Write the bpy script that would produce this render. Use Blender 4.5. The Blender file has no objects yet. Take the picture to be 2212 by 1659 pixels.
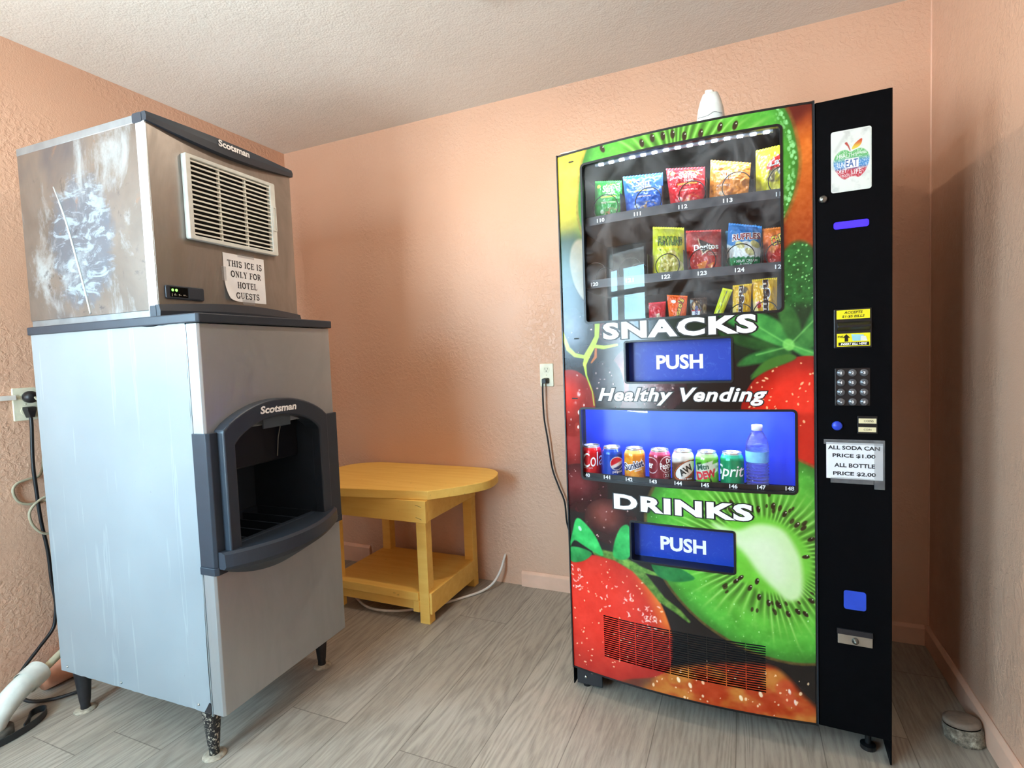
import bpy, bmesh, math, random
import numpy as np
from mathutils import Matrix, Vector
random.seed(7)
S = bpy.context.scene
COL = S.collection
PI = math.pi

# ------------------------------------------------------------------ camera
def set_camera():
    f, yaw, pitch, roll = 1154.337, -0.41010, -0.05530, -0.03830
    fw = Vector((math.sin(yaw)*math.cos(pitch), math.cos(yaw)*math.cos(pitch), math.sin(pitch)))
    r0 = Vector((math.cos(yaw), -math.sin(yaw), 0)); u0 = r0.cross(fw)
    r = math.cos(roll)*r0 + math.sin(roll)*u0
    u = -math.sin(roll)*r0 + math.cos(roll)*u0
    cd = bpy.data.cameras.new('camera'); co = bpy.data.objects.new('camera', cd); COL.objects.link(co)
    cd.sensor_width = 36.0; cd.sensor_fit = 'HORIZONTAL'; cd.lens = 36.0*f/2212.0
    cd.clip_start = 0.05
    M = Matrix((( r.x, u.x, -fw.x, 2.4852), (r.y, u.y, -fw.y, -2.4558), (r.z, u.z, -fw.z, 1.1786), (0, 0, 0, 1)))
    co.matrix_world = M
    S.camera = co
set_camera()

# ------------------------------------------------------------------ view, sky and lights
S.view_settings.view_transform = 'Standard'
S.view_settings.look = 'None'
S.view_settings.gamma = 1.0
S.view_settings.use_curve_mapping = False
S.view_settings.exposure = 0.68
S.cycles.use_denoising = True
S.cycles.max_bounces = 10
S.cycles.diffuse_bounces = 6
S.cycles.transparent_max_bounces = 16
S.cycles.sample_clamp_indirect = 6.0
W = bpy.data.worlds.new('sky'); S.world = W; W.use_nodes = True
bg = W.node_tree.nodes['Background']
# bluish sky above the horizon, sunlit pale ground below it
wt = W.node_tree; tc = wt.nodes.new('ShaderNodeTexCoord'); sx = wt.nodes.new('ShaderNodeSeparateXYZ'); wr = wt.nodes.new('ShaderNodeValToRGB')
mr = wt.nodes.new('ShaderNodeMapRange'); mr.inputs[1].default_value = -1; mr.inputs[2].default_value = 1
wt.links.new(tc.outputs['Generated'], sx.inputs[0]); wt.links.new(sx.outputs[2], mr.inputs[0]); wt.links.new(mr.outputs[0], wr.inputs[0])
e0, e1 = wr.color_ramp.elements; e0.position = 0.47; e0.color = (0.80, 0.93, 1.0, 1); e1.position = 0.53; e1.color = (0.40, 0.70, 0.92, 1)
wt.links.new(wr.outputs[0], bg.inputs[0]); bg.inputs[1].default_value = 30.0

def area(name, loc, rot, sx, sy, power, color, portal=False):
    l = bpy.data.lights.new(name, 'AREA'); l.shape = 'RECTANGLE'; l.size = sx; l.size_y = sy
    l.energy = power; l.color = color
    if portal: l.cycles.is_portal = True
    o = bpy.data.objects.new(name, l); COL.objects.link(o); o.location = loc; o.rotation_euler = rot
    return o
# daylight enters through the glazed front door and the side window: sampling portals of the sky
area('door_sky_portal', (0.84, -3.50, 1.07), (PI/2, 0, 0), 0.80, 2.0, 1, (1, 1, 1), True)
area('window_sky_portal', (-0.10, -2.80, 1.62), (0, -PI/2, 0), 0.95, 0.95, 1, (1, 1, 1), True)
# ceiling lamp (its fixture is built further down)
lp = bpy.data.lights.new('ceiling_lamp', 'AREA'); lp.shape = 'DISK'; lp.size = 0.09; lp.energy = 6; lp.color = (1.0, 0.84, 0.68)
lo = bpy.data.objects.new('ceiling_lamp', lp); COL.objects.link(lo); lo.location = (1.735, -0.845, 2.362)

# ------------------------------------------------------------------ materials
def lin(c):
    c = np.asarray(c, float)
    return np.where(c <= 0.04045, c/12.92, ((np.maximum(c, 0)+0.055)/1.055)**2.4)
def L(r, g, b):
    v = lin(np.array([r, g, b])/255.0); return (float(v[0]), float(v[1]), float(v[2]), 1)
class NT:
    def __init__(s, name):
        s.m = bpy.data.materials.new(name); s.m.use_nodes = True
        s.t = s.m.node_tree; s.p = s.t.nodes['Principled BSDF']; s.out = s.t.nodes['Material Output']
    def n(s, typ, **kw):
        nd = s.t.nodes.new(typ)
        for k, v in kw.items(): setattr(nd, k, v)
        return nd
    def l(s, a, b): s.t.links.new(a, b)
    def coord(s, scale=(1, 1, 1), obj=True):
        tc = s.n('ShaderNodeTexCoord'); mp = s.n('ShaderNodeMapping')
        mp.inputs['Scale'].default_value = scale
        s.l(tc.outputs['Object'], mp.inputs[0]); return mp.outputs[0]
    def noise(s, vec, scale, detail=4, rough=0.5, dist=0.0):
        nd = s.n('ShaderNodeTexNoise'); s.l(vec, nd.inputs['Vector'])
        nd.inputs['Scale'].default_value = scale; nd.inputs['Detail'].default_value = detail
        nd.inputs['Roughness'].default_value = rough; nd.inputs['Distortion'].default_value = dist
        return nd.outputs[0]
    def ramp(s, fac, stops):
        nd = s.n('ShaderNodeValToRGB'); s.l(fac, nd.inputs[0]); cr = nd.color_ramp
        while len(cr.elements) < len(stops): cr.elements.new(0.5)
        for e, (p, c) in zip(cr.elements, stops): e.position = p; e.color = c if len(c) == 4 else (*c, 1)
        return nd.outputs[0]
    def mix(s, fac, a, b, mode='MIX'):
        nd = s.n('ShaderNodeMix', data_type='RGBA', blend_type=mode)
        for sock, v in ((nd.inputs[0], fac), (nd.inputs[6], a), (nd.inputs[7], b)):
            if hasattr(v, 'is_output'): s.l(v, sock)
            else: sock.default_value = v
        return nd.outputs[2]
    def math(s, op, a, b=0.0, c=0.0):
        nd = s.n('ShaderNodeMath', operation=op)
        for i, v in enumerate((a, b, c)):
            if hasattr(v, 'is_output'): s.l(v, nd.inputs[i])
            else: nd.inputs[i].default_value = v
        return nd.outputs[0]
    def bump(s, h, strength, dist=0.01):
        nd = s.n('ShaderNodeBump'); s.l(h, nd.inputs['Height'])
        nd.inputs['Strength'].default_value = strength; nd.inputs['Distance'].default_value = dist
        s.l(nd.outputs[0], s.p.inputs['Normal']); return nd
    def set(s, color=None, rough=None, metal=None, spec=None):
        for k, v in (('Base Color', color), ('Roughness', rough), ('Metallic', metal), ('Specular IOR Level', spec)):
            if v is None: continue
            if hasattr(v, 'is_output'): s.l(v, s.p.inputs[k])
            else: s.p.inputs[k].default_value = v
        return s.m
_mc = {}
def pm(name, rgb, rough=0.5, metal=0.0, var=0.10, scale=30.0, bump=0.0, bscale=200.0, spec=0.5):
    """plain procedural surface: a base colour with mottling and fine relief"""
    if name in _mc: return _mc[name]
    t = NT(name); v = t.coord(); a = L(*rgb)
    nz = t.noise(v, scale, 3)
    hi = tuple(min(1, c*(1+var)) for c in a[:3])+(1,); lo_ = tuple(c*(1-var) for c in a[:3])+(1,)
    t.set(t.ramp(nz, [(0.3, lo_), (0.7, hi)]), rough, metal, spec)
    if bump: t.bump(t.noise(v, bscale, 3), bump, 0.002)
    _mc[name] = t.m; return t.m
def emat(name, rgb, strength):
    if name in _mc: return _mc[name]
    t = NT(name); v = t.coord(); c = L(*rgb)
    t.set((0.02, 0.02, 0.02, 1), 0.5)
    e = t.ramp(t.noise(v, 60, 2), [(0.2, tuple(x*0.9 for x in c[:3])), (0.8, c)])
    t.l(e, t.p.inputs['Emission Color']); t.p.inputs['Emission Strength'].default_value = strength
    _mc[name] = t.m; return t.m
def print_mat(name, rough=0.3, bump=0.0, bscale=300, spec=0.5, metal=0.0):
    """printed sheet: colours stored as a print in the mesh, under a lacquer"""
    t = NT(name); a = t.n('ShaderNodeAttribute', attribute_name='print'); v = t.coord()
    t.set(a.outputs['Color'], rough, metal, spec)
    if bump: t.bump(t.noise(v, bscale, 2), bump, 0.001)
    return t.m
def glass_mat(name, tint=(1, 1, 1, 1), haze=0.02, rough=0.0, ior=1.5):
    t = NT(name); t.t.nodes.remove(t.p)
    tr = t.n('ShaderNodeBsdfTransparent'); tr.inputs[0].default_value = tint
    gl = t.n('ShaderNodeBsdfGlossy'); gl.inputs['Roughness'].default_value = rough
    df = t.n('ShaderNodeBsdfDiffuse'); df.inputs[0].default_value = (0.75, 0.80, 0.85, 1)
    fr = t.n('ShaderNodeFresnel'); ge = t.n('ShaderNodeNewGeometry')
    t.l(t.math('MULTIPLY_ADD', ge.outputs['Backfacing'], 1.0/ior-ior, ior), fr.inputs[0])     # same pane from either side
    v = t.coord(); nz = t.noise(v, 9, 5, 0.6, 1.2)
    hz = t.math('MULTIPLY', t.ramp(nz, [(0.42, (0, 0, 0)), (0.75, (1, 1, 1))]), haze)
    m1 = t.n('ShaderNodeMixShader'); t.l(hz, m1.inputs[0]); t.l(tr.outputs[0], m1.inputs[1]); t.l(df.outputs[0], m1.inputs[2])
    m2 = t.n('ShaderNodeMixShader'); t.l(fr.outputs[0], m2.inputs[0]); t.l(m1.outputs[0], m2.inputs[1]); t.l(gl.outputs[0], m2.inputs[2])
    t.l(m2.outputs[0], t.out.inputs[0]); return t.m

def tape_mat():
    if 'clear_tape' in _mc: return _mc['clear_tape']
    t = NT('clear_tape'); v = t.coord()
    t.set(t.ramp(t.noise(v, 40, 3), [(0.3, L(150, 152, 156)), (0.7, L(190, 192, 194))]), 0.3)
    t.p.inputs['Alpha'].default_value = 0.20; _mc['clear_tape'] = t.m; return t.m
def wall_mat(name, rgb, rgb2, relief=0.5):
    t = NT(name); v = t.coord()
    big = t.noise(v, 1.6, 3, 0.5)
    col = t.ramp(big, [(0.3, L(*rgb)), (0.7, L(*rgb2))])
    knock = t.noise(v, 52, 5, 0.55, 0.6); knock = t.ramp(knock, [(0.44, (0, 0, 0)), (0.60, (1, 1, 1))])
    mask = t.ramp(t.noise(v, 2.3, 2), [(0.42, (0.06, 0.06, 0.06)), (0.62, (1, 1, 1))])
    fine = t.noise(v, 190, 3, 0.6)
    h = t.math('ADD', t.math('MULTIPLY', knock, mask), t.math('MULTIPLY', fine, 0.45))
    t.set(col, t.ramp(t.noise(v, 20, 2), [(0.3, (0.30, 0.30, 0.30)), (0.7, (0.42, 0.42, 0.42))]), 0, 0.5)
    t.bump(h, relief, 0.006); return t.m
def ceiling_mat():
    t = NT('painted_ceiling'); v = t.coord()
    t.set(t.ramp(t.noise(v, 2, 3), [(0.3, L(222, 217, 208)), (0.7, L(230, 226, 218))]), 0.75, 0, 0.3)
    h = t.math('ADD', t.noise(v, 26, 4, 0.6, 0.4), t.math('MULTIPLY', t.noise(v, 130, 3), 0.6))
    t.bump(h, 0.45, 0.006); return t.m
def floor_mat():
    t = NT('grey_wood_planks'); v = t.coord()
    sp = t.n('ShaderNodeSeparateXYZ'); t.l(v, sp.inputs[0])
    PW = 0.23333
    px = t.math('DIVIDE', t.math('ADD', sp.outputs[0], 0.11667), PW)
    pid = t.math('FLOOR', px); pf = t.math('FRACT', px)
    wn = t.n('ShaderNodeTexWhiteNoise', noise_dimensions='1D'); t.l(pid, wn.inputs['W'])
    off = t.math('MULTIPLY', wn.outputs['Value'], 1.22)
    py = t.math('DIVIDE', t.math('ADD', t.math('ADD', sp.outputs[1], 20.0), off), 1.22)
    rid = t.math('FLOOR', py); rf = t.math('FRACT', py)
    wn2 = t.n('ShaderNodeTexWhiteNoise', noise_dimensions='2D')
    cb = t.n('ShaderNodeCombineXYZ'); t.l(pid, cb.inputs[0]); t.l(rid, cb.inputs[1]); t.l(cb.outputs[0], wn2.inputs['Vector'])
    # grain coordinates: stretched along the plank, shifted plank by plank
    gx = t.math('ADD', t.math('MULTIPLY', sp.outputs[0], 1.0), t.math('MULTIPLY', wn2.outputs['Value'], 17.0))
    gy = t.math('ADD', t.math('MULTIPLY', sp.outputs[1], 0.085), t.math('MULTIPLY', wn2.outputs['Value'], 9.0))
    gv = t.n('ShaderNodeCombineXYZ'); t.l(gx, gv.inputs[0]); t.l(gy, gv.inputs[1])
    rings = t.noise(gv.outputs[0], 7.0, 2, 0.45, 0.25)
    wave = t.math('SINE', t.math('MULTIPLY', rings, 130.0))
    wave = t.math('MULTIPLY_ADD', wave, 0.5, 0.5)
    fib = t.noise(gv.outputs[0], 150, 4, 0.65)
    fib2 = t.noise(gv.outputs[0], 40, 3, 0.6)
    g = t.math('ADD', t.math('MULTIPLY', wave, t.math('MULTIPLY', 0.20, t.ramp(t.noise(gv.outputs[0], 3.0, 2), [(0.40, (0.25, 0.25, 0.25)), (0.62, (1, 1, 1))]))), t.math('ADD', t.math('MULTIPLY', fib, 0.50), t.math('MULTIPLY', fib2, 0.30)))
    col = t.ramp(g, [(0.22, L(122, 115, 105)), (0.50, L(168, 160, 148)), (0.85, L(192, 185, 172))])
    tone = t.ramp(wn2.outputs['Value'], [(0.0, (0.86, 0.86, 0.86)), (1.0, (1.06, 1.05, 1.03))])
    col = t.mix(1.0, col, tone, 'MULTIPLY')
    e1 = t.math('LESS_THAN', t.math('MINIMUM', pf, t.math('SUBTRACT', 1.0, pf)), 0.006)
    e2 = t.math('LESS_THAN', t.math('MINIMUM', rf, t.math('SUBTRACT', 1.0, rf)), 0.0012)
    seam = t.math('MAXIMUM', e1, e2)
    col = t.mix(t.math('MULTIPLY', seam, 0.5), col, L(52, 46, 40))
    t.set(col, t.ramp(fib2, [(0.3, (0.42, 0.42, 0.42)), (0.7, (0.55, 0.55, 0.55))]), 0, 0.4)
    t.bump(t.math('SUBTRACT', t.math('MULTIPLY', g, 0.3), seam), 0.25, 0.003); return t.m
def steel_mat(name, base, dirt, amount=0.5, rough=0.32, metal=0.9, vert=True):
    t = NT(name); v = t.coord((1, 1, 0.35) if vert else (1, 1, 1)); v2 = t.coord()
    brushed = t.noise(t.coord((2, 2, 160)), 2.0, 2)
    st = t.noise(v, 5.0, 6, 0.65, 1.0)
    fac = t.math('MULTIPLY', t.ramp(st, [(0.38, (0, 0, 0)), (0.68, (1, 1, 1))]), amount)
    col = t.mix(fac, L(*base), L(*dirt))
    rr = t.math('ADD', t.math('MULTIPLY', fac, 0.35), t.math('MULTIPLY_ADD', brushed, 0.10, rough-0.05))
    mt = t.math('SUBTRACT', metal, t.math('MULTIPLY', fac, 0.45))
    t.set(col, rr, mt, 0.5); t.bump(t.noise(v2, 14, 3), 0.03, 0.01); return t.m
def stained_steel():
    """galvanised side of the ice maker: worn finish with pale bleach runs, brown smears and a dark worn patch"""
    t = NT('stained_galvanised_steel'); v = t.coord((1, 1, 0.55)); v2 = t.coord()
    a = t.noise(v, 5.2, 9, 0.72, 0.5); b = t.noise(v2, 11.0, 8, 0.74, 0.6); c = t.noise(v2, 2.4, 4, 0.6, 0.3)
    base = t.ramp(c, [(0.34, L(96, 85, 76)), (0.52, L(118, 106, 96)), (0.68, L(80, 80, 86))])
    # the worn patch where something was stuck on, streaked with tape glue
    sp = t.n('ShaderNodeSeparateXYZ'); t.l(v2, sp.inputs[0])
    dx = t.math('DIVIDE', t.math('ADD', sp.outputs[0], 0.33), 0.17); dz = t.math('DIVIDE', t.math('SUBTRACT', sp.outputs[2], 0.26), 0.22)
    d = t.math('ADD', t.math('ADD', t.math('MULTIPLY', dx, dx), t.math('MULTIPLY', dz, dz)), t.math('MULTIPLY', t.math('SUBTRACT', b, 0.5), 2.2))
    patch = t.ramp(d, [(0.55, (1, 1, 1)), (1.0, (0, 0, 0))])
    base = t.mix(t.math('MULTIPLY', patch, 0.75), base, L(96, 102, 112))
    run = t.noise(t.coord((7, 1, 16)), 1.6, 6, 0.7, 0.8)
    base = t.mix(t.math('MULTIPLY', patch, t.ramp(run, [(0.50, (0, 0, 0)), (0.58, (0.85, 0.85, 0.85))])), base, L(150, 164, 172))
    base = t.mix(t.ramp(a, [(0.52, (0, 0, 0)), (0.66, (0.6, 0.6, 0.6))]), base, L(176, 184, 186))
    base = t.mix(t.ramp(b, [(0.60, (0, 0, 0)), (0.67, (0.6, 0.6, 0.6))]), base, L(62, 58, 60))
    base = t.mix(t.ramp(b, [(0.32, (0.6, 0.6, 0.6)), (0.38, (0, 0, 0))]), base, L(140, 104, 80))
    t.set(base, t.ramp(a, [(0.3, (0.32, 0.32, 0.32)), (0.7, (0.6, 0.6, 0.6))]), 0.45, 0.5)
    t.bump(b, 0.08, 0.004); return t.m
def white_sheet():
    t = NT('white_painted_sheet'); v = t.coord((9, 9, 0.45)); v2 = t.coord()
    run = t.noise(v, 2.2, 4, 0.6)
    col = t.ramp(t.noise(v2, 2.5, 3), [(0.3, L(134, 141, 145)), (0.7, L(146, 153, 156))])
    col = t.mix(t.ramp(run, [(0.61, (0, 0, 0)), (0.645, (0.32, 0.32, 0.32)), (0.67, (0, 0, 0))]), col, L(178, 184, 186))
    scr = t.noise(t.coord((1, 1, 1)), 55, 2, 0.4, 3.0)
    col = t.mix(t.ramp(scr, [(0.74, (0, 0, 0)), (0.78, (0.35, 0.35, 0.35))]), col, L(120, 120, 125))
    t.set(col, 0.38, 0, 0.5); t.bump(t.noise(v2, 3.2, 2), 0.10, 0.02); return t.m
def yellow_wood():
    t = NT('yellow_painted_wood'); v = t.coord((0.6, 7, 7))
    g = t.noise(v, 5, 5, 0.6, 0.4)
    col = t.ramp(g, [(0.32, L(240, 190, 92)), (0.55, L(246, 200, 102)), (0.75, L(250, 206, 112))])
    sp = t.noise(t.coord(), 28, 3, 0.5)
    col = t.mix(t.ramp(sp, [(0.70, (0, 0, 0)), (0.76, (0.35, 0.35, 0.35))]), col, L(120, 80, 30))
    t.set(col, 0.55, 0, 0.35); t.bump(g, 0.15, 0.004); return t.m
def speckled_leg():
    t = NT('flaking_black_leg'); v = t.coord()
    n1 = t.noise(v, 130, 5, 0.7); 
    col = t.mix(t.ramp(n1, [(0.54, (0, 0, 0)), (0.60, (1, 1, 1))]), L(22, 20, 22), L(188, 178, 160))
    t.set(col, 0.6); t.bump(n1, 0.3, 0.002); return t.m

# ------------------------------------------------------------------ mesh builder
class MB:
    def __init__(s): s.v = []; s.f = []
    def add(s, vs, fs):
        k = len(s.v); s.v += [tuple(map(float, p)) for p in vs]; s.f += [tuple(i+k for i in q) for q in fs]; return s
    def box(s, x0, x1, y0, y1, z0, z1):
        return s.add([(x0,y0,z0),(x1,y0,z0),(x1,y1,z0),(x0,y1,z0),(x0,y0,z1),(x1,y0,z1),(x1,y1,z1),(x0,y1,z1)],
                     [(0,3,2,1),(4,5,6,7),(0,1,5,4),(1,2,6,5),(2,3,7,6),(3,0,4,7)])
    def prism(s, poly, fn0, fn1):
        """closed prism between fn0(p) and fn1(p) of a polygon"""
        n = len(poly); a = [fn0(p) for p in poly]; b = [fn1(p) for p in poly]
        return s.add(a+b, [tuple(range(n))[::-1], tuple(range(n, 2*n))]+[(i, (i+1) % n, n+(i+1) % n, n+i) for i in range(n)])
    def ring(s, outer, inner, fn0, fn1):
        """frame between two polygons of equal length, extruded"""
        n = len(outer)
        v = [fn0(p) for p in outer]+[fn0(p) for p in inner]+[fn1(p) for p in outer]+[fn1(p) for p in inner]
        f = []
        for i in range(n):
            j = (i+1) % n
            f += [(i, n+i, n+j, j), (2*n+i, 2*n+j, 3*n+j, 3*n+i), (i, j, 2*n+j, 2*n+i), (n+i, 3*n+i, 3*n+j, n+j)]
        return s.add(v, f)
    def tube(s, path, r, seg=10, caps=True):
        P = [Vector(p) for p in path]; n = len(P); rs = r if hasattr(r, '__len__') else [r]*n
        vs = []; prev = None
        for i in range(n):
            t = (P[min(i+1, n-1)]-P[max(i-1, 0)]).normalized()
            if prev is None:
                a = Vector((0, 0, 1)) if abs(t.z) < 0.9 else Vector((1, 0, 0)); nrm = t.cross(a).normalized()
            else: nrm = (prev-t*prev.dot(t)).normalized()
            prev = nrm; b = t.cross(nrm)
            for k in range(seg):
                an = 2*PI*k/seg; vs.append(P[i]+(nrm*math.cos(an)+b*math.sin(an))*rs[i])
        fs = [(i*seg+k, i*seg+(k+1) % seg, (i+1)*seg+(k+1) % seg, (i+1)*seg+k) for i in range(n-1) for k in range(seg)]
        if caps: fs += [tuple(range(seg))[::-1], tuple((n-1)*seg+k for k in range(seg))]
        return s.add(vs, fs)
    def lathe(s, prof, c=(0, 0, 0), seg=32, axis='z', closed=True):
        vs = []; n = len(prof)
        for (r, h) in prof:
            for k in range(seg):
                a = 2*PI*k/seg; x, y = r*math.cos(a), r*math.sin(a)
                vs.append((c[0]+x, c[1]+y, c[2]+h) if axis == 'z' else ((c[0]+x, c[1]-h, c[2]+y) if axis == 'y' else (c[0]+h, c[1]+x, c[2]+y)))
        fs = [(i*seg+k, i*seg+(k+1) % seg, (i+1)*seg+(k+1) % seg, (i+1)*seg+k) for i in range(n-1) for k in range(seg)]
        if closed: fs += [tuple(range(seg))[::-1], tuple((n-1)*seg+k for k in range(seg))]
        return s.add(vs, fs)
    def build(s, name, mat, parent=None, bevel=0.0, smooth=False, org=None, segs=2):
        me = bpy.data.meshes.new(name)
        v = s.v
        if org is not None: v = [tuple(org @ Vector(p)) for p in v]
        me.from_pydata(v, [], s.f)
        bm = bmesh.new(); bm.from_mesh(me); bmesh.ops.recalc_face_normals(bm, faces=bm.faces); bm.to_mesh(me); bm.free()
        me.materials.append(mat)
        o = bpy.data.objects.new(name, me); COL.objects.link(o)
        if parent: o.parent = parent
        if smooth: me.polygons.foreach_set('use_smooth', [True]*len(me.polygons))
        if bevel:
            b = o.modifiers.new('edge', 'BEVEL'); b.width = bevel; b.segments = segs; b.limit_method = 'ANGLE'; b.angle_limit = math.radians(40)
            try: b.harden_normals = False
            except Exception: pass
        return o
def tag(o, label=None, cat=None, group=None, kind=None):
    for k, v in (('label', label), ('category', cat), ('group', group), ('kind', kind)):
        if v: o[k] = v
    return o
def thing(name, label, cat, M, group=None):
    o = bpy.data.objects.new(name, None); COL.objects.link(o); o.matrix_world = M if isinstance(M, Matrix) else Matrix.Translation(M)
    o.empty_display_size = 0.05
    return tag(o, label, cat, group)
def struct(o): return tag(o, kind='structure')
def smooth_poly(pts, n=6, closed=True):
    """Catmull-Rom through points"""
    P = [np.array(p, float) for p in pts]; N = len(P); out = []
    for i in range(N if closed else N-1):
        a, b, c, d = (P[(i-1) % N], P[i], P[(i+1) % N], P[(i+2) % N]) if closed else (P[max(i-1, 0)], P[i], P[i+1], P[min(i+2, N-1)])
        for k in range(n):
            t = k/n; out.append(0.5*((2*b)+(-a+c)*t+(2*a-5*b+4*c-d)*t*t+(-a+3*b-3*c+d)*t**3))
    if not closed: out.append(P[-1])
    return out
def rrect(x0, x1, z0, z1, r, n=5):
    out = []
    for cx, cz, a0 in ((x1-r, z1-r, 0), (x0+r, z1-r, PI/2), (x0+r, z0+r, PI), (x1-r, z0+r, 1.5*PI)):
        for k in range(n+1):
            a = a0+PI/2*k/n; out.append((cx+r*math.cos(a), cz+r*math.sin(a)))
    return out

# ------------------------------------------------------------------ lettering
def glyphs(body, bold=0.0, shear=0.0, spacing=1.0):
    cu = bpy.data.curves.new('lettering', 'FONT'); cu.body = body; cu.size = 1.0; cu.offset = bold; cu.shear = shear
    cu.space_character = spacing; cu.resolution_u = 3
    o = bpy.data.objects.new('lettering', cu); COL.objects.link(o)
    bpy.context.view_layer.update()
    me = bpy.data.meshes.new_from_object(o.evaluated_get(bpy.context.evaluated_depsgraph_get()))
    v = np.array([p.co[:2] for p in me.vertices]); f = [tuple(p.vertices) for p in me.polygons]
    bpy.data.objects.remove(o); bpy.data.curves.remove(cu); bpy.data.meshes.remove(me)
    return v, f
def lettering(name, lines, mat, fn, parent, bold=0.0, shear=0.0, cut=0.0, pad=0.0, spacing=1.0):
    """lines: (text, x0, x1, z0, z1) boxes the glyphs fill tightly; fn maps (x, z) to the surface. pad grows the outline."""
    bm = bmesh.new()
    for ln in lines:
        body, x0, x1, z0, z1 = ln[:5]; rot = ln[5] if len(ln) > 5 else 0.0
        v0, _ = glyphs(body, bold, shear, spacing)
        v, f = (v0, _) if not pad else glyphs(body, bold+pad, shear, spacing)
        lo_, hi_ = v0.min(0), v0.max(0); sc = np.array([x1-x0, z1-z0])/np.maximum(hi_-lo_, 1e-6)
        q = (v-lo_)*sc
        c, s_ = math.cos(rot), math.sin(rot); cx, cz = (x1-x0)/2, (z1-z0)/2
        q = np.stack([(q[:, 0]-cx)*c-(q[:, 1]-cz)*s_+cx+x0, (q[:, 0]-cx)*s_+(q[:, 1]-cz)*c+cz+z0], 1)
        vs = [bm.verts.new((a, 0, b)) for a, b in q]
        for t in f:
            try: bm.faces.new([vs[i] for i in t])
            except ValueError: pass
    if cut:
        xs = [v.co.x for v in bm.verts]; x = math.floor(min(xs)/cut)*cut
        while x < max(xs):
            bmesh.ops.bisect_plane(bm, geom=bm.verts[:]+bm.edges[:]+bm.faces[:], plane_co=(x, 0, 0), plane_no=(1, 0, 0)); x += cut
    for v in bm.verts: v.co = Vector(fn(v.co.x, v.co.z))
    me = bpy.data.meshes.new(name); bm.to_mesh(me); bm.free(); me.materials.append(mat)
    o = bpy.data.objects.new(name, me); COL.objects.link(o); o.parent = parent
    return o

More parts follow.
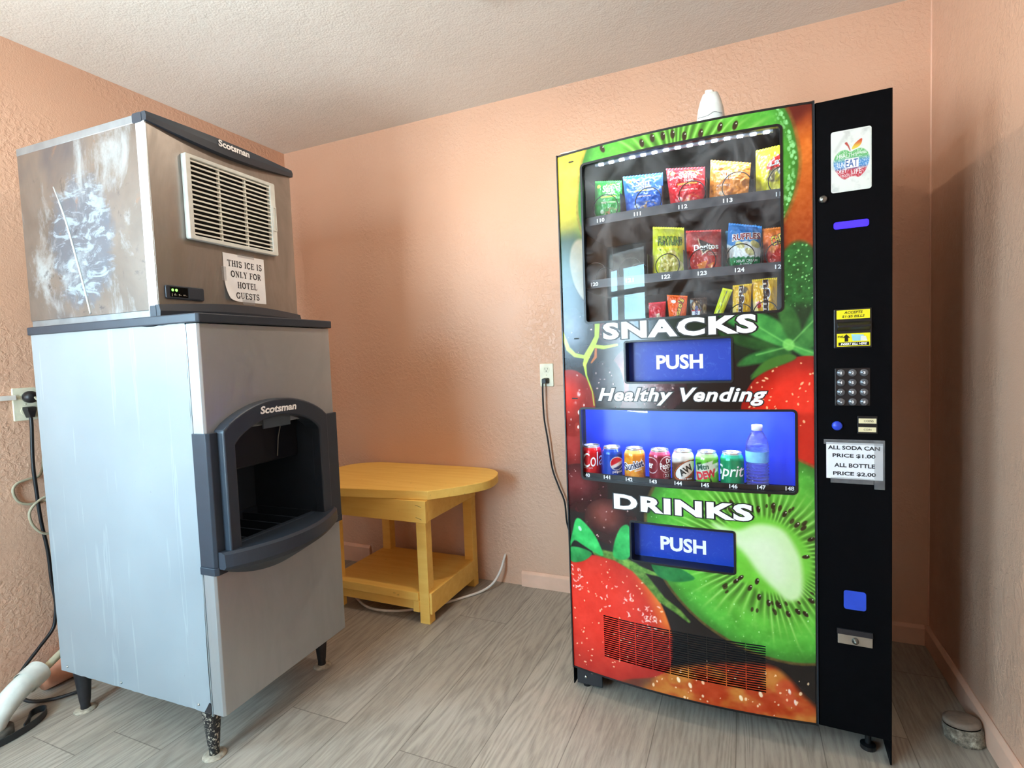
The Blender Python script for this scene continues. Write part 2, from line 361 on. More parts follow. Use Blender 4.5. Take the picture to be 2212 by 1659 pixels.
# ------------------------------------------------------------------ the room
RW, RH, FY = 3.1253, 2.4163, -3.40
salmon = wall_mat('salmon_wall_paint', (212, 168, 140), (219, 177, 150), 0.36)
def room():
    struct(MB().box(-0.1, RW+0.1, FY-0.1, 0.1, -0.1, 0).build('floor', floor_mat()))
    struct(MB().box(-0.1, RW+0.1, FY-0.1, 0.1, RH, RH+0.1).build('ceiling', ceiling_mat()))
    struct(MB().box(-0.1, RW+0.1, 0, 0.1, 0, RH).build('wall_back', salmon))
    struct(MB().box(RW, RW+0.1, FY-0.1, 0, 0, RH).build('wall_right', salmon))
    y0, y1, z0, z1 = -3.25, -2.36, 1.18, 2.06
    struct(MB().box(-0.1, 0, FY-0.1, y0, 0, RH).box(-0.1, 0, y1, 0, 0, RH).box(-0.1, 0, y0, y1, 0, z0).box(-0.1, 0, y0, y1, z1, RH).build('wall_left', salmon))
    x0, x1, zt = 0.44, 1.24, 2.075
    struct(MB().box(0, x0, FY-0.1, FY, 0, RH).box(x1, RW, FY-0.1, FY, 0, RH).box(x0, x1, FY-0.1, FY, zt, RH).build('wall_front', salmon))
    white = pm('white_gloss_trim', (226, 228, 226), 0.35); clear = glass_mat('window_glass', (0.97, 0.98, 0.98, 1), 0.0)
    # glazed front door
    d = thing('door_1', None, None, (x0, FY-0.05, 0)); struct(d)
    w = x1-x0; m = MB()
    for a, b, c, e in ((0, 0.05, 0, zt), (w-0.05, w, 0, zt), (0.05, w-0.05, zt-0.05, zt), (0.05, w-0.05, 1.655, 1.70), (0.05, w-0.05, 0, 0.64)):
        m.box(a, b, -0.025, 0.025, c, e)
    struct(m.build('door_frame', white, d, 0.004))
    struct(MB().box(0.05, w-0.05, -0.004, 0.004, 0.64, zt-0.05).build('door_glass', clear, d))
    struct(MB().tube([(w-0.03, 0.025, 0.98), (w-0.03, 0.07, 0.98), (w-0.12, 0.07, 0.98)], 0.009).build('door_handle', pm('brass_handle', (180, 150, 90), 0.3, 0.9), d, smooth=True))
    g = thing('window_1', None, None, (-0.05, y0, z0)); struct(g)
    ww, hh = y1-y0, z1-z0; m = MB()
    for a, b, c, e in ((0, 0.04, 0, hh), (ww-0.04, ww, 0, hh), (0.04, ww-0.04, 0, 0.04), (0.04, ww-0.04, hh-0.04, hh), (ww/2-0.02, ww/2+0.02, 0.04, hh-0.04)):
        m.box(-0.03, 0.03, a, b, c, e)
    struct(m.build('window_frame', white, g, 0.004))
    struct(MB().box(-0.004, 0.004, 0.04, ww-0.04, 0.04, hh-0.04).build('window_pane', clear, g))
    # outside: slab, roof and post of the walkway
    conc = pm('pale_concrete', (205, 202, 196), 0.8, 0, 0.06, 6, 0.2)
    struct(MB().box(-0.35, 5, -4.65, FY-0.1, -0.25, -0.02).build('floor_walkway', conc))
    struct(MB().box(-0.35, 5, -4.65, FY-0.1, 2.20, 2.30).box(-0.35, 5, -4.65, -4.53, 2.08, 2.20).build('ceiling_walkway', pm('white_soffit', (225, 225, 222), 0.6)))
    struct(MB().box(0.05, 0.18, -4.65, -4.52, -0.02, 2.08).build('pillar_walkway', white, None, 0.006))
    # baseboards: on the back wall two lengths with a gap, on the right wall one
    bbm = pm('salmon_baseboard_paint', (228, 184, 158), 0.5, 0, 0.06, 12, 0.25, 60)
    m = MB()
    for a, b, h in ((0.0, 0.486, 0.105), (1.435, RW-0.015, 0.078)):
        m.prism([(0, 0), (-0.015, 0), (-0.015, h*0.86), (-0.004, h), (0, h)], lambda p, a=a: (a, p[0], p[1]), lambda p, b=b: (b, p[0], p[1]))
    struct(m.build('baseboard_back', bbm, None, 0.002))
    m = MB().prism([(0, 0), (-0.015, 0), (-0.015, 0.068), (-0.004, 0.08), (0, 0.08)], lambda p: (RW+p[0], -0.0, p[1]), lambda p: (RW+p[0], FY, p[1]))
    struct(m.build('baseboard_right', bbm, None, 0.002))
    # paint bead where the back and right walls meet
    struct(MB().tube([(RW, 0, 0.08), (RW, 0, RH)], 0.004, 8).build('trim_1', bbm))
room()

def ceiling_light():
    t = thing('ceiling_light', 'dark bronze round lamp base fixed to the ceiling', 'lamp', (1.735, -0.845, RH))
    MB().lathe([(0.0, 0), (0.128, 0), (0.128, -0.012), (0.115, -0.028), (0.05, -0.034), (0.0, -0.034)], seg=40, closed=False).build('base', pm('bronze_metal', (96, 70, 58), 0.45, 0.5), t, smooth=True)
    MB().lathe([(0.0, -0.034), (0.022, -0.034), (0.02, -0.05), (0.0, -0.05)], seg=20, closed=False).build('socket', pm('cream_socket', (220, 210, 190), 0.5), t, smooth=True)
ceiling_light()

# ------------------------------------------------------------------ painting of printed sheets
_rt = np.random.RandomState(11).rand(64, 64)
def vnoise(x, y):
    xi = np.floor(x).astype(int); yi = np.floor(y).astype(int); fx = x-xi; fy = y-yi
    fx = fx*fx*(3-2*fx); fy = fy*fy*(3-2*fy)
    a = _rt[xi % 64, yi % 64]; b = _rt[(xi+1) % 64, yi % 64]; c = _rt[xi % 64, (yi+1) % 64]; d = _rt[(xi+1) % 64, (yi+1) % 64]
    return (a*(1-fx)+b*fx)*(1-fy)+(c*(1-fx)+d*fx)*fy
def fbm(x, y, o=4):
    r = 0; a = 0.5
    for i in range(o): r = r+a*vnoise(x+17*i, y+31*i); x, y = x*2.03, y*2.03; a *= 0.5
    return r/(1-0.5**o)
def ss(a, b, x): t = np.clip((x-a)/(b-a), 0, 1); return t*t*(3-2*t)
class Paint:
    def __init__(s, u, z, base): s.u, s.z = u, z; s.c = np.tile(np.array(base, float), (len(u), 1))
    def over(s, col, a):
        a = np.clip(a, 0, 1)[:, None]; col = np.asarray(col, float); s.c = s.c*(1-a)+col*a
    def ell(s, c, r, rot=0.0):
        x, y = s.u-c[0], s.z-c[1]; k, q = math.cos(rot), math.sin(rot)
        return np.hypot((x*k+y*q)/r[0], (-x*q+y*k)/r[1])
    def poly(s, pts, soft=0.002):
        """coverage of a polygon with a soft edge"""
        P = np.array(pts); lo_, hi_ = P.min(0)-3*soft, P.max(0)+3*soft
        m = np.where((s.u > lo_[0]) & (s.u < hi_[0]) & (s.z > lo_[1]) & (s.z < hi_[1]))[0]
        out = np.zeros(len(s.u))
        if not len(m): return out
        x, y = s.u[m], s.z[m]; inside = np.zeros(len(m), bool); d = np.full(len(m), 1e9)
        for i in range(len(P)):
            a, b = P[i], P[(i+1) % len(P)]
            e = b-a; L2 = max(e@e, 1e-12); t = np.clip(((x-a[0])*e[0]+(y-a[1])*e[1])/L2, 0, 1)
            d = np.minimum(d, np.hypot(x-a[0]-t*e[0], y-a[1]-t*e[1]))
            c = ((a[1] > y) != (b[1] > y))
            with np.errstate(divide='ignore', invalid='ignore'): xx = a[0]+(y-a[1])/(b[1]-a[1] if b[1] != a[1] else 1e-9)*e[0]
            inside ^= c & (x < xx)
        sd = np.where(inside, d, -d); out[m] = ss(-soft, soft, sd); return out
    def stroke(s, pts, w, soft=0.0015):
        P = np.array(pts); ws = w if hasattr(w, '__len__') else [w]*len(P); out = np.zeros(len(s.u))
        for i in range(len(P)-1):
            a, b = P[i], P[i+1]; wm = max(ws[i], ws[i+1])+2*soft
            lo_, hi_ = np.minimum(a, b)-wm, np.maximum(a, b)+wm
            m = np.where((s.u > lo_[0]) & (s.u < hi_[0]) & (s.z > lo_[1]) & (s.z < hi_[1]))[0]
            if not len(m): continue
            e = b-a; L2 = max(e@e, 1e-12); t = np.clip(((s.u[m]-a[0])*e[0]+(s.z[m]-a[1])*e[1])/L2, 0, 1)
            d = np.hypot(s.u[m]-a[0]-t*e[0], s.z[m]-a[1]-t*e[1]); ww = ws[i]*(1-t)+ws[i+1]*t
            out[m] = np.maximum(out[m], 1-ss(-soft, soft, d-ww))
        return out
    def dots(s, pts, r, col, alpha=1.0, asp=1.0, rot=0.0):
        for (x, y), rr in zip(pts, r):
            m = np.where((abs(s.u-x) < rr*2.2*max(1, asp)) & (abs(s.z-y) < rr*2.2*max(1, asp)))[0]
            if not len(m): continue
            k, q = math.cos(rot), math.sin(rot); dx, dy = s.u[m]-x, s.z[m]-y
            d = np.hypot((dx*k+dy*q)/rr, (-dx*q+dy*k)/(rr*asp)); a = ((1-ss(0.7, 1.1, d))*alpha)[:, None]
            s.c[m] = s.c[m]*(1-a)+np.array(col)*a
def sheet(name, us, zs, fn3, paint, mat, parent, skip=None):
    """grid sheet over (us x zs) placed by fn3(u, z), printed by paint(u, z) -> rgb 0..255"""
    U, Z = np.meshgrid(us, zs, indexing='ij'); nu, nz = U.shape
    u, z = U.ravel(), Z.ravel(); co = fn3(u, z)
    i, j = np.meshgrid(np.arange(nu-1), np.arange(nz-1), indexing='ij'); i, j = i.ravel(), j.ravel()
    q = np.stack([i*nz+j, (i+1)*nz+j, (i+1)*nz+j+1, i*nz+j+1], 1)
    if skip is not None:
        cu, cz = (us[i]+us[i+1])/2, (zs[j]+zs[j+1])/2; q = q[~skip(cu, cz)]
        used = np.unique(q); mp = np.zeros(len(u), int); mp[used] = np.arange(len(used))
        q = mp[q]; u, z, co = u[used], z[used], np.asarray(co)[used]
    me = bpy.data.meshes.new(name)
    me.vertices.add(len(u)); me.vertices.foreach_set('co', np.asarray(co, np.float32).ravel())
    me.loops.add(q.size); me.loops.foreach_set('vertex_index', q.ravel().astype(np.int32))
    me.polygons.add(len(q)); me.polygons.foreach_set('loop_start', (np.arange(len(q))*4).astype(np.int32))
    try: me.polygons.foreach_set('loop_total', np.full(len(q), 4, np.int32))
    except Exception: pass
    me.polygons.foreach_set('use_smooth', np.ones(len(q), bool))
    me.update(calc_edges=True); me.validate()
    c = lin(np.clip(paint(u, z), 0, 255)/255.0); c = np.concatenate([c, np.ones((len(u), 1))], 1)
    at = me.color_attributes.new('print', 'FLOAT_COLOR', 'POINT'); at.data.foreach_set('color', c.astype(np.float32).ravel())
    me.materials.append(mat); o = bpy.data.objects.new(name, me); COL.objects.link(o); o.parent = parent
    return o

# ------------------------------------------------------------------ vending machine
VM = Matrix.Translation((1.9207, -0.7100, 0)) @ Matrix.Rotation(-0.0391, 4, 'Z')
UW, VW, VH = 0.748, 0.9283, 1.83
def bow(u):
    u = np.asarray(u, float)
    return np.where((u > 0) & (u < UW), 0.012*u/UW+0.144*(u/UW)*(1-u/UW), 0.0)
def bl(u, z, off=0.0):          # point on the bowed door front, pushed out by off
    return (float(u), -float(bow(u))-off, float(z))
def fl(u, z, off=0.0): return (float(u), -0.012-off, float(z))
SNACK = (0.090, 0.668, 1.273, 1.782); DRINK = (0.060, 0.699, 0.752, 0.988)
PUSH1 = (0.220, 0.536, 1.074, 1.205); PUSH2 = (0.223, 0.535, 0.499, 0.627); VENT = (0.120, 0.616, 0.148, 0.294)
DZ0, DZ1 = 0.078, 1.828

def fruit_wrap(u, z):
    rng = np.random.RandomState(5)
    P = Paint(u, z, (24, 20, 20))
    n1 = fbm(u*30, z*30); n2 = fbm(u*90+7, z*90+3); n3 = fbm(u*8+3, z*8+1)
    P.over((52, 50, 60), ss(0.35, 0.8, n3)*ss(1.35, 1.05, z)*ss(0.9, 1.1, z)*ss(0.3, 0.1, u)*0.8)
    def seeds(c, a, asp, rot, n, rmin, rmax, col, mask):
        for _ in range(n):
            r = rng.uniform(rmin, rmax)
            th = rng.uniform(0, 2*PI); rr = math.sqrt(rng.rand())
            x = a[0]*rr*math.cos(th); y = a[1]*rr*math.sin(th)
            px, pz = c[0]+x*math.cos(rot)-y*math.sin(rot), c[1]+x*math.sin(rot)+y*math.cos(rot)
            if mask(px, pz): P.dots([(px, pz)], [r], col, 0.9, rng.uniform(1, asp), rng.uniform(0, 3))
    # orange at the upper right, dark red behind the kiwi
    a = ss(0.60, 0.66, u)*ss(1.40, 1.47, z)
    P.over((104, 26, 16), a)
    og = ss(1.83, 1.70, z-0.35*(u-0.68)); g = ss(1.45, 1.74, z)
    P.over(np.stack([150+60*g+30*(u-0.7)*6, 62+50*g, 16+18*g], 1)+(n2[:, None]-0.5)*26, a*og*ss(0.655, 0.69, u))
    P.over((96, 24, 14), a*ss(1.76, 1.80, z-0.9*(u-0.70))*ss(0.685, 0.70, u))
    # yellow pear at the upper left fading into green
    e = P.ell((-0.03, 1.72), (0.20, 0.30))
    g = ss(1.46, 1.74, z)
    col = np.stack([70+178*g, 84+140*g, 40+30*g], 1)-30*ss(0.03, 0.11, u)[:, None]*np.array([1.0, 0.3, 0.2])+(n1[:, None]-0.5)*28
    P.over(col, ss(1.05, 0.85, e))
    P.over((40, 62, 42), ss(1.60, 1.54, z)*ss(1.36, 1.44, z)*ss(0.10, 0.05, u)*0.9)
    e = P.ell((0.095, 1.44), (0.055, 0.115), 0.25)
    P.over(np.stack([150+30*n1, 140+24*n1, 116+20*n1], 1)-20, ss(1.03, 0.9, e)*0.9)
    # kiwi slice behind the snack window
    def kiwi(c, r, rot, streaks, inner):
        x, y = u-c[0], z-c[1]; k, q = math.cos(rot), math.sin(rot)
        X, Y = (x*k+y*q)/r[0], (-x*q+y*k)/r[1]; d = np.hypot(X, Y); th = np.arctan2(Y, X)
        wob = d+0.012*(vnoise(th*5+40, th*0+3)-0.5)
        P.over(np.stack([92+70*n2, 74+60*n2, 34+22*n2], 1), ss(1.035, 1.012, wob)*0.6)
        rad = ss(0.35, 1.0, d)
        base = np.stack([64+24*n1+30*(1-rad), 142+46*n1+26*(1-rad), 44+22*n1], 1)
        base = base*(1-0.25*ss(0.86, 0.99, d)[:, None])
        P.over(base, ss(1.008, 0.985, wob))
        wv = 1.1*np.sin(th*3+1)+0.9*np.sin(th*7)+2.0*(vnoise(d*5+9, th*3+20)-0.5)
        ln = 0.55+0.45*vnoise(np.floor((th*streaks/2+wv)/PI)*3.7+60, 0*th+2)
        st = np.abs(np.sin(th*streaks/2+wv))**9*ss(inner*0.9, inner+0.08, d)*ss(0.35+0.65*ln, 0.3+0.35*ln, d)
        P.over((164, 218, 116), st*0.75*ln)
        dk = np.abs(np.cos(th*streaks/2+wv))**2.0*ss(inner, inner+0.06, d)*ss(inner+0.20+0.22*ln, inner+0.12, d)
        P.over((44, 62, 24), dk*0.85*(0.45+0.55*n1))
        P.over((118, 196, 84), ss(0.55, 0.85, n2)*ss(0.98, 0.9, d)*0.35*ss(inner+0.15, inner+0.4, d))
        return d, th
    kiwi((0.392, 1.675), (0.318, 0.335), -0.2, 46, 0.30)
    for (x, y) in [(0.164, 1.817), (0.322, 1.814), (0.354, 1.813), (0.382, 1.812), (0.415, 1.80), (0.461, 1.798), (0.513, 1.806), (0.553, 1.803), (0.29, 1.806)]:
        P.dots([(x, y)], [0.0075], (50, 30, 16), 0.95, 1.9, 0.5*(x-0.40)*-4); P.dots([(x+0.003, y+0.005)], [0.002], (236, 240, 220), 0.9)
    for _ in range(130):
        t = rng.uniform(-0.9, 0.75); rr = rng.uniform(0.93, 0.985)
        P.dots([(0.392+0.318*rr*math.cos(t), 1.675+0.335*rr*math.sin(t))], [rng.uniform(0.0015, 0.005)], (150, 226, 150), rng.uniform(0.3, 0.9), 1.6, t)
    # dark berry with droplets at the right, leaves of the strawberry cap
    e = P.ell((0.71, 1.345), (0.062, 0.12))
    P.over(np.stack([16+26*n2, 62+60*n2, 24+30*n2], 1), ss(1.05, 0.9, e))
    seeds((0.71, 1.35), (0.05, 0.11), 1.3, 0, 60, 0.001, 0.003, (130, 216, 130), lambda a, b: True)
    P.over((14, 42, 26), ss(0.30, 0.36, u)*ss(1.30, 1.27, z)*ss(1.12, 1.16, z)*0.8)
    leaf_g = np.stack([22+60*n1, 84+80*n1, 36+40*n1], 1)
    for pts, br in ((((0.68, 1.165), (0.60, 1.20), (0.50, 1.27), (0.56, 1.285), (0.65, 1.25), (0.70, 1.19)), 1.15), (((0.67, 1.16), (0.60, 1.165), (0.52, 1.20), (0.47, 1.25), (0.53, 1.22), (0.62, 1.19)), 0.62),
                    (((0.69, 1.17), (0.72, 1.22), (0.76, 1.30), (0.76, 1.19), (0.73, 1.16)), 1.0), (((0.66, 1.17), (0.58, 1.15), (0.55, 1.12), (0.61, 1.125), (0.68, 1.14)), 0.95),
                    (((0.69, 1.18), (0.66, 1.25), (0.665, 1.30), (0.70, 1.27), (0.715, 1.21)), 0.8), (((0.69, 1.165), (0.76, 1.12), (0.76, 1.155)), 1.25), (((0.655, 1.165), (0.60, 1.10), (0.585, 1.09), (0.62, 1.125), (0.69, 1.15)), 0.8)):
        P.over(leaf_g*br, P.poly(smooth_poly(pts, 5), 0.006)*0.95)
    P.dots([(0.683, 1.176)], [0.016], (122, 206, 96), 0.85, 1.2, 0.4)
    for p in (((0.683, 1.176), (0.60, 1.235), (0.55, 1.275)), ((0.69, 1.18), (0.745, 1.24)), ((0.68, 1.17), (0.60, 1.15)), ((0.69, 1.175), (0.745, 1.15))):
        P.over((132, 210, 110), P.stroke(p, 0.002, 0.003)*0.6)
    # strawberry at the right
    e = P.ell((0.728, 0.975), (0.172, 0.168)); sh = ss(1.0, 0.55, e)
    P.over(np.stack([150+78*sh, 22+22*sh, 14+12*sh], 1)+(n1[:, None]-0.5)*20, ss(1.015, 0.985, e)*ss(0.80, 0.84, z))
    P.over((196, 34, 18), ss(0.695, 0.70, u)*ss(0.99, 0.97, z)*ss(0.825, 0.845, z))
    seeds((0.69, 1.03), (0.12, 0.10), 2.2, 0, 60, 0.0012, 0.0034, (246, 190, 140), lambda a, b: math.hypot((a-0.728)/0.172, (b-0.975)/0.168) < 0.96)
    for pts in (((0.68, 1.15), (0.62, 1.13), (0.585, 1.08), (0.63, 1.105), (0.70, 1.135)),): P.over((60, 110, 40), P.poly(smooth_poly(pts, 5), 0.004))
    # grapes down the left side, with droplets
    for (cx, cz, rx, rz, c0, c1) in ((0.045, 1.225, 0.09, 0.10, (26, 25, 32), (78, 78, 92)), (0.185, 1.27, 0.07, 0.07, (60, 26, 26), (132, 84, 82)), (0.245, 1.06, 0.085, 0.13, (58, 22, 24), (142, 74, 76)), (0.15, 1.06, 0.065, 0.10, (20, 18, 24), (46, 46, 58)), (0.32, 1.06, 0.09, 0.08, (44, 18, 22), (110, 60, 64)),
                                     (0.035, 0.84, 0.085, 0.13, (84, 16, 18), (150, 40, 40)), (0.022, 1.005, 0.093, 0.115, (128, 20, 18), (206, 46, 36)), (0.05, 0.715, 0.10, 0.085, (52, 14, 18), (104, 36, 40)), (0.155, 0.615, 0.095, 0.078, (46, 18, 18), (112, 52, 46))):
        e = P.ell((cx, cz), (rx, rz)); hl = ss(0.95, 0.1, P.ell((cx-rx*0.2, cz+rz*0.25), (rx, rz)))
        P.over(np.array(c0)*(1-hl[:, None])+np.array(c1)*hl[:, None]+(n1[:, None]-0.5)*26, ss(1.02, 0.97, e))
        for _ in range(15):
            t, q = rng.uniform(0, 2*PI), math.sqrt(rng.rand())*0.9
            P.dots([(cx+rx*q*math.cos(t), cz+rz*q*math.sin(t))], [rng.uniform(0.0008, 0.0028)], (226, 190, 186), rng.uniform(0.35, 0.9), 1.5, rng.uniform(0, 3))
    for (x, y, r, asp) in ((0.048, 0.975, 0.012, 1.1), (0.045, 0.925, 0.010, 1.7), (0.02, 0.95, 0.006, 1.2), (0.07, 1.0, 0.007, 1.8)):
        P.dots([(x, y)], [r], (150, 40, 34), 0.8, asp); P.dots([(x+r*0.4, y)], [r*0.3], (250, 236, 232), 0.95, 2.2)
    P.over((226, 210, 214), ss(0.55, 0.8, fbm(u*70+3, z*28))*ss(0.9, 0.4, P.ell((0.055, 1.03), (0.05, 0.035), 0.4))*0.85)
    P.over((190, 186, 190), ss(0.50, 0.8, fbm(u*60, z*60+9))*ss(1, 0.4, P.ell((0.235, 1.115), (0.022, 0.06), 0.2))*0.7)
    P.over((206, 200, 200), ss(0.55, 0.8, fbm(u*60, z*60+5))*ss(1, 0.4, P.ell((0.335, 1.06), (0.06, 0.02)))*0.6)
    sg = np.stack([140+60*n1, 168+50*n1, 50+30*n1], 1)
    for pts, w in ((((0.130, 1.275), (0.126, 1.225), (0.110, 1.195), (0.090, 1.165), (0.080, 1.135)), (0.009, 0.008, 0.010, 0.011, 0.006)), (((0.0, 1.245), (0.020, 1.19), (0.045, 1.168), (0.085, 1.160)), (0.005, 0.008, 0.007, 0.006)), (((0.118, 1.195), (0.15, 1.190), (0.195, 1.196)), (0.006, 0.006, 0.004)), (((0.08, 1.14), (0.085, 1.10), (0.105, 1.045), (0.11, 1.0)), (0.006, 0.003, 0.002, 0.002))):
        P.over(sg, P.stroke(pts, w, 0.002))
    P.over((168, 92, 40), P.stroke(((0.122, 1.185), (0.120, 1.16), (0.105, 1.142)), (0.004, 0.005, 0.003)))
    # big kiwi half at the lower right
    d, th = kiwi((0.615, 0.566), (0.361, 0.287), -0.624, 64, 0.34)
    core = smooth_poly([(0.475, 0.645), (0.54, 0.632), (0.60, 0.655), (0.662, 0.642), (0.70, 0.58), (0.712, 0.52), (0.708, 0.452), (0.675, 0.436), (0.64, 0.468), (0.60, 0.512), (0.555, 0.575)], 6)
    P.over((150, 220, 96), P.poly(core, 0.022)*0.9); P.over((206, 236, 178), P.poly(core, 0.011)); P.over((226, 240, 208), P.poly([(0.6+(a-0.6)*0.62, 0.56+(b-0.56)*0.62) for a, b in core], 0.03)*0.8)
    for (x, y) in [(0.55, 0.49), (0.594, 0.484), (0.599, 0.437), (0.624, 0.422), (0.652, 0.418), (0.722, 0.568), (0.669, 0.690), (0.639, 0.712), (0.72, 0.40), (0.575, 0.462), (0.537, 0.478), (0.70, 0.405), (0.51, 0.50), (0.60, 0.70), (0.56, 0.69), (0.735, 0.62), (0.70, 0.66), (0.675, 0.395), (0.735, 0.44)]:
        an = math.atan2(y-0.55, x-0.61)
        P.dots([(x, y)], [0.0062], (44, 26, 14), 0.95, 1.8, an-PI/2); P.dots([(x+0.003, y+0.004)], [0.0016], (240, 244, 224), 0.9)
    for _ in range(46):
        t = rng.uniform(0, 2*PI); q = rng.uniform(0.42, 0.60); x, y = 0.361*q*math.cos(t), 0.287*q*math.sin(t); k, s_ = math.cos(-0.624), math.sin(-0.624)
        x, y = 0.615+x*k-y*s_, 0.566+x*s_+y*k
        if not P_in(core, x, y): P.dots([(x, y)], [rng.uniform(0.003, 0.006)], (48, 34, 16), 0.8, 1.9, math.atan2(y-0.55, x-0.61)-PI/2)
    for _ in range(150):
        t = rng.uniform(0, 2*PI); q = rng.uniform(0.62, 0.97); x, y = 0.361*q*math.cos(t), 0.287*q*math.sin(t); k, s_ = math.cos(-0.624), math.sin(-0.624)
        P.dots([(0.615+x*k-y*s_, 0.566+x*s_+y*k)], [rng.uniform(0.0008, 0.0022)], (188, 240, 170), rng.uniform(0.3, 0.9), 1.4)
    # tomato along the bottom edge
    tom = [(0.13, 0.04), (0.19, 0.10), (0.26, 0.135), (0.33, 0.165), (0.45, 0.205), (0.56, 0.228), (0.63, 0.232), (0.672, 0.205), (0.71, 0.16), (0.76, 0.10), (0.76, 0.0), (0.13, 0.0)]
    yl = ss(0.45, 0.75, fbm(u*11+2, z*16+5))
    P.over(np.stack([168+20*yl, 52+62*yl, 18+26*yl], 1)+(n1[:, None]-0.5)*34, P.poly(smooth_poly(tom, 5), 0.012))
    P.over((70, 40, 34), P.poly([(0.16, 0.06), (0.22, 0.12), (0.30, 0.150), (0.28, 0.10), (0.24, 0.06)], 0.02)*0.7)
    for (x, y, r) in ((0.665, 0.165, 0.028), (0.68, 0.135, 0.02)): P.dots([(x, y)], [r], (196, 72, 42), 0.55, 1.2); P.dots([(x+0.012, y-0.004)], [0.004], (250, 236, 226), 0.9, 2.4, 0.2)
    for _ in range(60):
        x = rng.uniform(0.24, 0.73); y = rng.uniform(0.08, 0.22)
        P.dots([(x, y)], [rng.uniform(0.001, 0.005)*rng.rand()+0.0008], (250, 214, 170), 0.85, rng.uniform(1, 2), rng.uniform(-0.5, 0.5))
    for (x, y) in ((0.546, 0.118), (0.365, 0.135), (0.40, 0.125), (0.60, 0.14)): P.dots([(x, y)], [0.0055], (252, 232, 196), 0.9, 1.8, 0.3)
    # strawberry at the lower left with cap leaves and stalk fibres
    sb = smooth_poly([(-0.05, 0.455), (0.011, 0.470), (0.07, 0.488), (0.138, 0.495), (0.202, 0.484), (0.276, 0.428), (0.319, 0.363), (0.346, 0.286), (0.348, 0.249), (0.341, 0.172), (0.29, 0.125), (0.21, 0.095), (0.10, 0.05), (-0.05, 0.02)], 6)
    m = P.poly(sb, 0.004); dx = P.ell((0.10, 0.31), (0.27, 0.26)); sh = ss(1.1, 0.3, dx)
    P.over(np.stack([158+66*sh, 30+16*sh, 20+8*sh], 1)+(n1[:, None]-0.5)*22, m)
    P.over((236, 138, 48), m*ss(0.25, 0.0, np.abs(P.ell((0.06, 0.27), (0.285, 0.245), 0.1)-1.02))*ss(0.20, 0.30, u)*ss(0.25, 0.32, z)*0.85)
    seeds((0.14, 0.28), (0.21, 0.21), 2.0, 0, 90, 0.001, 0.0032, (250, 190, 150), lambda a, b: math.hypot((a-0.10)/0.25, (b-0.29)/0.2) < 1)
    for (cx, cz, sx, sz) in ((0.03, 0.405, 0.035, 0.05), (0.20, 0.365, 0.10, 0.05), (0.28, 0.31, 0.05, 0.05)):
        for _ in range(20):
            x, y = rng.normal(cx, sx*0.5), rng.normal(cz, sz*0.5); a0 = rng.uniform(0, 6.3); r = rng.uniform(0.004, 0.012)
            arc = [(x+r*math.cos(a0+t), y+r*math.sin(a0+t)) for t in np.linspace(0, rng.uniform(1, 2.4), 5)]
            P.over((252, 214, 204), P.stroke(arc, [0.0006, 0.002, 0.0026, 0.002, 0.0006], 0.001)*rng.uniform(0.5, 0.95))
    fib = np.stack([52+70*n2, 92+70*n2, 32+36*n2], 1)
    P.over(fib, P.stroke([(0.10, 0.505), (0.17, 0.50), (0.235, 0.475), (0.28, 0.43), (0.32, 0.385), (0.37, 0.355), (0.40, 0.33)], [0.012, 0.014, 0.016, 0.013, 0.012, 0.009, 0.004], 0.004))
    P.over(fib*1.15, P.stroke([(0.19, 0.49), (0.27, 0.47), (0.33, 0.46)], [0.010, 0.008, 0.003], 0.003))
    for pts, br in (([(0.0, 0.50), (0.014, 0.56), (0.030, 0.607), (0.055, 0.603), (0.095, 0.565), (0.120, 0.52), (0.125, 0.495), (0.09, 0.503), (0.05, 0.520), (0.02, 0.53)], 1.2), ([(0.163, 0.50), (0.168, 0.55), (0.190, 0.60), (0.215, 0.612), (0.228, 0.58), (0.224, 0.52), (0.20, 0.495)], 1.15), ([(0.0, 0.50), (0.04, 0.508), (0.085, 0.497), (0.06, 0.468), (0.02, 0.452), (0.0, 0.46)], 0.95), ([(0.29, 0.50), (0.36, 0.50), (0.42, 0.47), (0.36, 0.45), (0.31, 0.46)], 0.75)):
        P.over(np.stack([16+44*n1, 104+84*n1, 46+50*n1], 1)*br, P.poly(smooth_poly(pts, 5), 0.003))
    P.dots([(0.043, 0.575)], [0.006], (220, 250, 230), 0.8, 1.6, 0.5)
    return P.c+(n2[:, None]-0.5)*7

